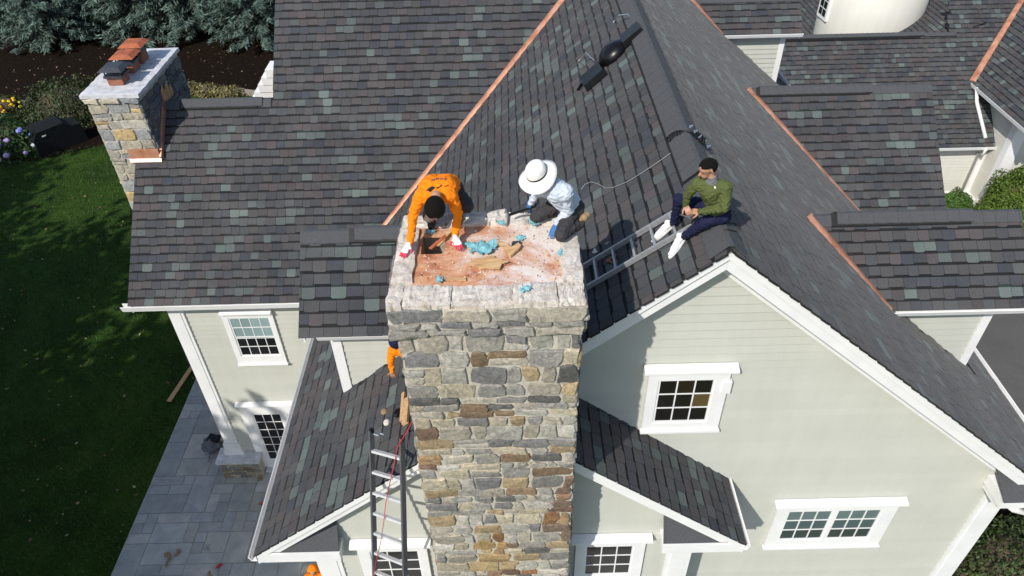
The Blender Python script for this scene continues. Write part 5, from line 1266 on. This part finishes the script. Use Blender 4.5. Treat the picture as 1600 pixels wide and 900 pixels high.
membrane(833, 347, 'turquoise scrap beside the kneeling worker at the rear edge', 6, .09, 5, 12.88); membrane(783, 349, 'small turquoise scrap on the rear rim of the crown', 7, .06, 5, 12.89); membrane(876, 396, 'narrow turquoise scrap along the right rim of the deck', 8, .06, 4, 12.87); membrane(672, 362, 'turquoise scrap under the orange sleeve beside the square hole', 9, .07, 5, 12.86)
rr = random.Random(77); vs = []; tn_ = []
for k in range(420):                                           # mortar crumbs on the deck
    x, y = rr.uniform(-1.0, .5), rr.uniform(5.6, 6.55)
    if HX0-.02 < x < HX1+.02 and HY0-.02 < y < HY1+.02: continue
    q = rr.uniform(.004, .014)*(1 if rr.random() < .9 else 2); c = Vector((x, y, 12.837)); a = rr.uniform(0, 6.28)
    P = [c+Vector((q*math.cos(a+t), q*math.sin(a+t), 0)) for t in (0, 2.1, 4.2)]; top = c+Z_*q
    col = rr.choice([(.68, .64, .58), (.5, .45, .38), (.45, .2, .1), (.25, .12, .07), (.6, .42, .25)])
    for i in range(3): vs.append([P[i], P[(i+1) % 3], top]); tn_.append(col)
stuff(tri_mesh('mortar_crumbs', np.array([[tuple(p) for p in t] for t in vs]), np.array(tn_), 'stone_field', None))
# lumber by the chimney on the lower roof, plank on the lawn, bits on the patio
def lum(px0, px1, up, w, h, label, off=Vector((0, 0, 0)), name='lumber'):
    a, b = PPL(*px0, *P_LL, up=up)+off, PPL(*px1, *P_LL, up=up)+off; mb = MB(); mb.bar(a, b, w, h, Vector((-.82, 0, 1))); return tag(mb.build(name, 'raw_wood'), label, 'lumber')
lum((637, 622), (633, 662), .07, .10, .045, 'reddish board lying on the lower roof against the chimney side'); lum((631, 614), (628, 658), .07, .06, .04, 'narrow wood strip beside the board against the chimney on the lower roof')
a, b = PZ(264, 627, .06), PZ(300, 573, .06); mb = MB(); mb.bar(a, b, .14, .04); tag(mb.build('plank', 'raw_wood'), 'long pale plank lying on the lawn along the patio edge', 'plank')
q = PZ(334, 702, .02); bk_ = thing('trash_bag', 'crumpled grey and clear plastic bag with dark top on the patio', 'bag', q)
mb = MB(); rr = random.Random(9); mb.ellipsoid(q+Z_*.2, [X_*.28, Y_*.24, Z_*.24], nu=16, nv=10); mb.v = [tuple(Vector(v)+Vector((rr.uniform(-.05, .05), rr.uniform(-.05, .05), rr.uniform(-.05, .05)))) for v in mb.v]; mb.build('bag', 'grey_cloth', bk_)
mb = MB(); mb.hexa([tuple(q+Vector(v)) for v in ((-.12, .0, .38), (.24, -.06, .36), (.30, .18, .40), (-.06, .24, .42), (-.1, .02, .44), (.22, -.04, .42), (.28, .16, .46), (-.04, .22, .48))]); mb.build('dark_tray', 'black_plastic', bk_)
mb = MB(); mb.capsule(q+Vector((-.05, -.32, .05)), q+Vector((-.02, -.48, .04)), .045, .03, 8); mb.build('bottle', 'grey_cable', bk_)
for k, (px, py, mat, label) in enumerate(((265, 873, 'tan_leather', 'heap of dry leaves on the lower left patio'), (326, 858, 'grey_cable', 'small pale chip on the patio in front of the flagstone gap'), (337, 888, 'red_rope', 'short red strap on the patio at the picture bottom'), (330, 897, 'tan_leather', 'yellowish leaf on the patio under the red strap'), (411, 746, 'tan_leather', 'wet brown leaf on the patio by the door'), (407, 790, 'rust_cap', 'reddish leaf on the patio below the stone base'))):
    q = PZ(px, py, .045); rr = random.Random(k); mb = MB(); r0 = .22 if k == 0 else .09
    for j in range(9 if k == 0 else 2):
        c = q+Vector((rr.uniform(-r0, r0), rr.uniform(-r0, r0), rr.uniform(0, .03))); a = rr.uniform(0, 3.1); d = Vector((math.cos(a), math.sin(a), 0)); s = d.cross(Z_)
        mb.face([c-d*.1, c-s*.05+Z_*.02, c+d*.1, c+s*.05+Z_*.02])
    tag(mb.build('leaf_litter' if 'lea' in label else 'scrap', mat), label, 'litter')
# roof debris, small
for k, (px, py, m_, label) in enumerate(((600, 643, 'tan_leather', 'dry leaf on the lower roof left of the lumber'), (604, 660, 'crown_mortar', 'mortar crumb on the lower roof near the ladder top'), (621, 645, 'black_plastic', 'black pouch beside the lumber on the lower roof'))):
    p = PPL(px, py, *P_LL, up=.05); mb = MB(); r = .05 if k < 2 else .07; mb.ellipsoid(p, [X_*r, Y_*r*1.3, Z_*r*.5], nu=8, nv=5); tag(mb.build('roof_debris', m_), label, 'debris')

# ------------------------------------------------------------------ PLANTS
def quads(name, pos, nor, size, aspect, tint, mat, parent, seed=0, along=None):
    r = np.random.default_rng(seed); n = len(pos)
    t = r.normal(size=(n, 3)) if along is None else along+r.normal(0, .3, (n, 3)); nor = nor/np.linalg.norm(nor, axis=1)[:, None]; t -= (t*nor).sum(1)[:, None]*nor; t /= np.linalg.norm(t, axis=1)[:, None]; b = np.cross(nor, t)
    s = size[:, None]; v = np.zeros((n, 4, 3)); v[:, 0] = pos-t*s; v[:, 1] = pos-b*s*aspect; v[:, 2] = pos+t*s; v[:, 3] = pos+b*s*aspect
    return tri_mesh(name, v, tint, mat, parent, 4)
def bush(name, label, cat, loc, rad, n, leaf, col, seed, flowers=None, group=None):
    t = thing(name, label, cat, loc, group); r = np.random.default_rng(seed)
    d = r.normal(size=(n, 3)); d /= np.linalg.norm(d, axis=1)[:, None]; d[:, 2] = np.abs(d[:, 2])*1.0-.12
    lump = 1+.13*np.sin(d[:, 0]*5+seed)*np.cos(d[:, 1]*6+seed*2)+.08*np.sin(d[:, 2]*9+d[:, 0]*7)
    k = r.uniform(.72, 1.06, n)*lump; pos = d*k[:, None]*np.array(rad)
    pos[:, 2] = np.maximum(pos[:, 2], .02)
    nor = d+r.normal(0, .6, (n, 3)); tint = np.array(col)[None]*r.uniform(.55, 1.5, n)[:, None]
    quads('foliage', pos, nor, r.uniform(.6, 1.25, n)*leaf, .55, tint, 'leaf_tint', t, seed)
    mb = MB(); mb.ellipsoid((0, 0, rad[2]*.12), [X_*rad[0]*.66, Y_*rad[1]*.66, Z_*rad[2]*.62]); o = mb.build('stems', 'bark'); o.parent = t
    if flowers:
        for i in range(flowers[0]):
            rr = random.Random(seed*31+i); a = rr.uniform(3.3, 6.2) if flowers[2] else rr.uniform(0, 6.28); e = rr.uniform(.15, .9); p = Vector((rad[0]*math.cos(a)*math.cos(e), rad[1]*math.sin(a)*math.cos(e), rad[2]*math.sin(e)))*1.04
            mb = MB(); q = flowers[3]*rr.uniform(.75, 1.2); mb.ellipsoid(p, [X_*q, Y_*q, Z_*q*.8], nu=9, nv=6); mb.v = [tuple(Vector(v)*1+Vector((rr.uniform(-1, 1), rr.uniform(-1, 1), rr.uniform(-1, 1)))*q*.12) for v in mb.v]
            o = mb.build('flower_head', 'plain_single'); o.parent = t; o.color = (*rr.choice(flowers[1]), 1)
    return t
q = PZ(92, 200, 0); bush('shrub', 'broad dark olive shrub left of the stone chimney', 'shrub', (q.x, q.y+1.5, 0), (2.6, 2.0, 2.0), 9000, .075, (.035, .052, .014), 3)
q = PZ(15, 252, 0); bush('hydrangea', 'hydrangea bush with blue, violet and white flower heads', 'hydrangea', (q.x-.3, q.y+.9, 0), (1.7, 1.3, 1.9), 3500, .10, (.04, .085, .022), 4, (26, [(.22, .24, .62), (.16, .28, .62), (.42, .34, .62), (.6, .62, .68), (.5, .42, .36)], True, .13))
q = PZ(10, 170, 0); bush('yellow_flowers', 'clump of yellow flowers at the bed edge, top left', 'flowers', (q.x, q.y, 0), (1.1, .8, .8), 900, .06, (.06, .07, .015), 5, (34, [(.72, .42, .01), (.62, .30, .01), (.70, .5, .03)], True, .085))
q = PZ(1540, 905, 0); bush('shrub', 'dark green shrub below the right corner of the gable wall', 'shrub', (q.x, q.y-.2, 0), (1.5, 1.4, 2.4), 9000, .05, (.035, .055, .012), 6)
q = PZ(1600, 840, 0); bush('shrub', 'second dark green shrub at the right picture edge below the downspout', 'shrub', (q.x+.9, q.y-.3, 0), (1.2, 1.2, 1.5), 6000, .05, (.04, .06, .012), 16)
q = PY(1590, 290, 23.6); bush('boxwood', 'rounded bright green boxwood at the right picture edge', 'boxwood', (q.x+.2, 23.6, 0), (1.35, 1.2, 3.1), 26000, .055, (.07, .115, .014), 7)
q = PY(1497, 306, 25.0); bush('boxwood', 'small leafy boxwood against the rear wing wall beside the dormer', 'boxwood', (q.x, 25.0, 0), (.75, .6, 1.05), 6000, .05, (.055, .12, .02), 8)
for k in range(3):
    q = PZ(300+30*k, 138+3*k, 0); bush('grass_clump', ['straw coloured grass clump right of the left chimney', 'middle dry grass clump above the left ridge', 'dry grass clump nearest the white cornice'][k], 'grass clump', (q.x, q.y-.4, 0), (1.0, .6, .55), 700, .09, (.16, .14, .05), 20+k)
# covered grill
q0, q1 = PZ(62, 248, 0), PZ(140, 218, 0); gc = thing('covered_grill', 'barbecue under a black fabric cover beside the hydrangea', 'grill', lerp(q0, q1, .5))
d = (q1-q0).normalized(); s = Vector((d.y, -d.x, 0)); c = lerp(q0, q1, .5)-s*.5; L = (q1-q0).length*.46
mb = MB(); prof = [(-1.02, 0, .06), (-1, .9, .0), (-.80, 1.28, .0), (.35, 1.32, 0), (.62, 1.05, 0), (1, .95, 0), (1.05, 0, .06)]
rows = []
for dep, hf in ((-.55, 0), (-.5, 1), (.5, 1), (.55, 0)): pass
front = [c+d*(p*L)+s*.52+Z_*h*(.96 if h > 1 else 1) for p, h, _ in prof]; rearp = [c+d*(p*L)-s*.52+Z_*h for p, h, _ in prof]; midp = [c+d*(p*L)+Z_*h*1.06 for p, h, _ in prof]
for A, B in ((front, midp), (midp, rearp)):
    for k in range(len(prof)-1): mb.face([A[k], A[k+1], B[k+1], B[k]])
mb.face(front[::-1]); mb.face(rearp); mb.build('cover', 'cover_cloth', gc, fix=True)
p_ = c+s*.53-d*L*.55+Z_*.98; mb = MB(); mb.bar(p_-d*.09, p_+d*.09, .03, .06); mb.build('tag', 'white_trim', gc)
# stone edging of the mulch bed
edge_t = thing('stone_edging', 'low rough stone edging along the front of the mulch bed', 'edging', edge[3])
rr = random.Random(12)
for k in range(len(edge)-1):
    a, b = edge[k], edge[k+1]; L = (b-a).length; t = 0
    while t < L-.1:
        w = min(rr.uniform(.35, .75), L-t); p, q = lerp(a, b, t/L), lerp(a, b, (t+w-.03)/L); mb = MB(); h = rr.uniform(.16, .24)
        mb.bar(p+Z_*h/2, q+Z_*h/2, rr.uniform(.32, .42), h); o = mb.build('stone', 'stone_single', edge_t); o.color = (*rr.choice([(.24, .22, .18), (.28, .25, .20), (.20, .19, .17)]), 1); t += w
# blue spruces behind the bed
def spruce_mesh(seed, H=11., R=3.9, low=.7):
    r = np.random.default_rng(seed); P, N, C, Sz, T = [], [], [], [], []
    z = low
    while z < H:
        Lr = R*(1-z/H)**.75; nb = int(14 if z < 5 else 7); ph0 = r.uniform(0, 6.28)
        for k in range(nb):
            a = ph0+6.283*k/nb+r.normal(0, .12); L = Lr*r.uniform(.72, 1.08); m = int((58 if z < 5 else 16)*max(.25, L/R))
            tt = r.uniform(.15, 1, m)**.7; wid = .16+.42*(1-tt)*L/R
            off = r.uniform(-1, 1, m)*wid
            x = np.cos(a)*tt*L-np.sin(a)*off; y = np.sin(a)*tt*L+np.cos(a)*off
            zz = z-.28*tt*L*.45+.18*np.maximum(0, tt-.6)*L*.5+r.normal(0, .06, m)-np.abs(off)*.18
            P.append(np.stack([x, y, zz], 1)); sg = np.sign(off); T.append(np.stack([np.cos(a)-np.sin(a)*sg*.8, np.sin(a)+np.cos(a)*sg*.8, np.full(m, -.25)], 1)); nn = np.stack([np.cos(a)*.35+r.normal(0, .35, m), np.sin(a)*.35+r.normal(0, .35, m), np.ones(m)], 1); N.append(nn)
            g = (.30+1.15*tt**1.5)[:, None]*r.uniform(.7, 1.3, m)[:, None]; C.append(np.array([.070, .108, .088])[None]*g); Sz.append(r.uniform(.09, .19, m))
        z += .46 if z < 5 else .6
    P, N, C, Sz, T = map(np.concatenate, (P, N, C, Sz, T)); T = np.repeat(T, 3, 0)
    P = np.repeat(P, 3, 0)+r.normal(0, .07, (len(P)*3, 3)); N = np.repeat(N, 3, 0)+r.normal(0, .4, (len(P), 3)); C = np.repeat(C, 3, 0)*r.uniform(.75, 1.25, (len(P), 1)); Sz = np.repeat(Sz, 3)
    return P, N, Sz, C, T
proto = []
for sd in (1, 2):
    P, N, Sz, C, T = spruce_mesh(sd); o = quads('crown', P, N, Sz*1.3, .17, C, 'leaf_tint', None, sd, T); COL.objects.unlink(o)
    mb = MB(); mb.tube([(0, 0, -.1), (0, 0, 2), (0, 0, 6), (0, 0, 10.6)], [.2, .17, .1, .02], 10); tr = mb.build('trunk', 'bark', center=False); COL.objects.unlink(tr); proto.append((o.data, tr.data))
spots = [(70, 78, .9, 'leftmost blue spruce with bare leaning trunk base'), (150, 40, 1.1, 'blue spruce standing behind the left chimney pots'), (215, 62, 1.0, 'blue spruce second from the left over the mulch'), (300, 58, 1.05, 'wide blue spruce behind the left chimney top'), (405, 70, 1.0, 'brightest blue spruce next to the main roof edge'), (-40, 60, 1., 'blue spruce at the left picture corner'), (350, 10, 1.15, 'blue spruce farther back between the two right spruces'), (520, 60, 1., 'blue spruce hidden behind the main roof')]
for k, (px, py, sc, lab) in enumerate(spots[:7]):
    q = PZ(px, py, 0); t = thing('spruce_tree', lab, 'spruce', (q.x, q.y+1.5, 0), 'blue spruces behind the mulch bed'); t.scale = (sc,)*3; t.rotation_euler = (0, 0, k*1.3)
    for nm, me in (('crown', proto[k % 2][0]), ('trunk', proto[k % 2][1])):
        o = bpy.data.objects.new(nm, me); COL.objects.link(o); o.parent = t
# broadleaf trees just left of the picture; their shade lies on the lawn and patio
def leafy(seed, H, R):
    r = np.random.default_rng(seed); P = []; n = 26
    cl = r.normal(size=(n, 3)); cl /= np.linalg.norm(cl, axis=1)[:, None]; cl *= r.uniform(.3, .85, n)[:, None]*np.array([R, R, H*.33]); cl[:, 2] += H*.64
    P = np.concatenate([c+r.normal(0, 1, (460, 3))*np.array([R*.27, R*.27, H*.085]) for c in cl]); return P, r
tp = []
for sd in (5, 6):
    P, r = leafy(sd, 16, 4.6); n = len(P); N = r.normal(size=(n, 3))+np.array([0, 0, .6]); C = np.array([.05, .085, .02])[None]*r.uniform(.6, 1.4, (n, 1))
    o = quads('crown', P, N, r.uniform(.24, .42, n), .6, C, 'leaf_tint', None, sd); COL.objects.unlink(o)
    mb = MB(); mb.tube([(0, 0, -.1), (.1, 0, 3), (0, .1, 8), (0, 0, 13)], [.38, .3, .2, .05], 10)
    for k in range(6): a = k*1.1; mb.tube([(0, 0, 5+k), (math.cos(a)*1.5, math.sin(a)*1.5, 7+k), (math.cos(a)*3, math.sin(a)*3, 8.6+k*.9)], [.13, .09, .03], 6)
    tr = mb.build('trunk', 'bark', center=False); COL.objects.unlink(tr); tp.append((o.data, tr.data))
for k, (x, y, sc, lab) in enumerate(((-15.2, 0.3, .9, 'broadleaf tree left of the camera nearest the patio'), (-18.5, -3.5, 1.05, 'broadleaf tree behind the camera on the left'), (-20.5, 4.5, .98, 'broadleaf tree on the lawn beyond the patio tree'), (-27, 9, .98, 'broadleaf tree farther out on the left lawn'), (-33, 15, .95, 'broadleaf tree farthest left on the lawn'))):
    t = thing('broadleaf_tree', lab, 'tree', (x, y, 0), 'shade trees beside the lawn'); t.scale = (sc*(.56 if k == 99 else 1), sc, sc); t.rotation_euler = (0, 0, k*.9)
    for nm, me in (('crown', tp[k % 2][0]), ('trunk', tp[k % 2][1])):
        o = bpy.data.objects.new(nm, me); COL.objects.link(o); o.parent = t
# fallen leaves on the lawn
r = np.random.default_rng(8); n = 420; x = r.uniform(-26, -10.6, n); y = r.uniform(9, 30, n)
pos = np.stack([x, y, r.uniform(.05, .09, n)], 1); nor = r.normal(0, .5, (n, 3))+np.array([0, 0, 1]); tint = np.array([[.30, .22, .10], [.22, .12, .06], [.34, .30, .16], [.18, .10, .07]])[r.integers(0, 4, n)]
stuff(quads('fallen_leaves', pos, nor, r.uniform(.025, .07, n), .6, tint, 'leaf_tint', None, 3))
r = np.random.default_rng(9); n = 260; x = r.uniform(-30, -14, n); y = r.uniform(38.5, 46, n)
pos = np.stack([x, y, np.full(n, .05)], 1); stuff(quads('fallen_leaves', pos, r.normal(0, .4, (n, 3))+np.array([0, 0, 1]), r.uniform(.03, .08, n), .6, np.array([[.30, .22, .14], [.2, .12, .08]])[r.integers(0, 2, n)], 'leaf_tint', None, 3))
print('shingles', len(SHING), 'objects', len(bpy.data.objects))
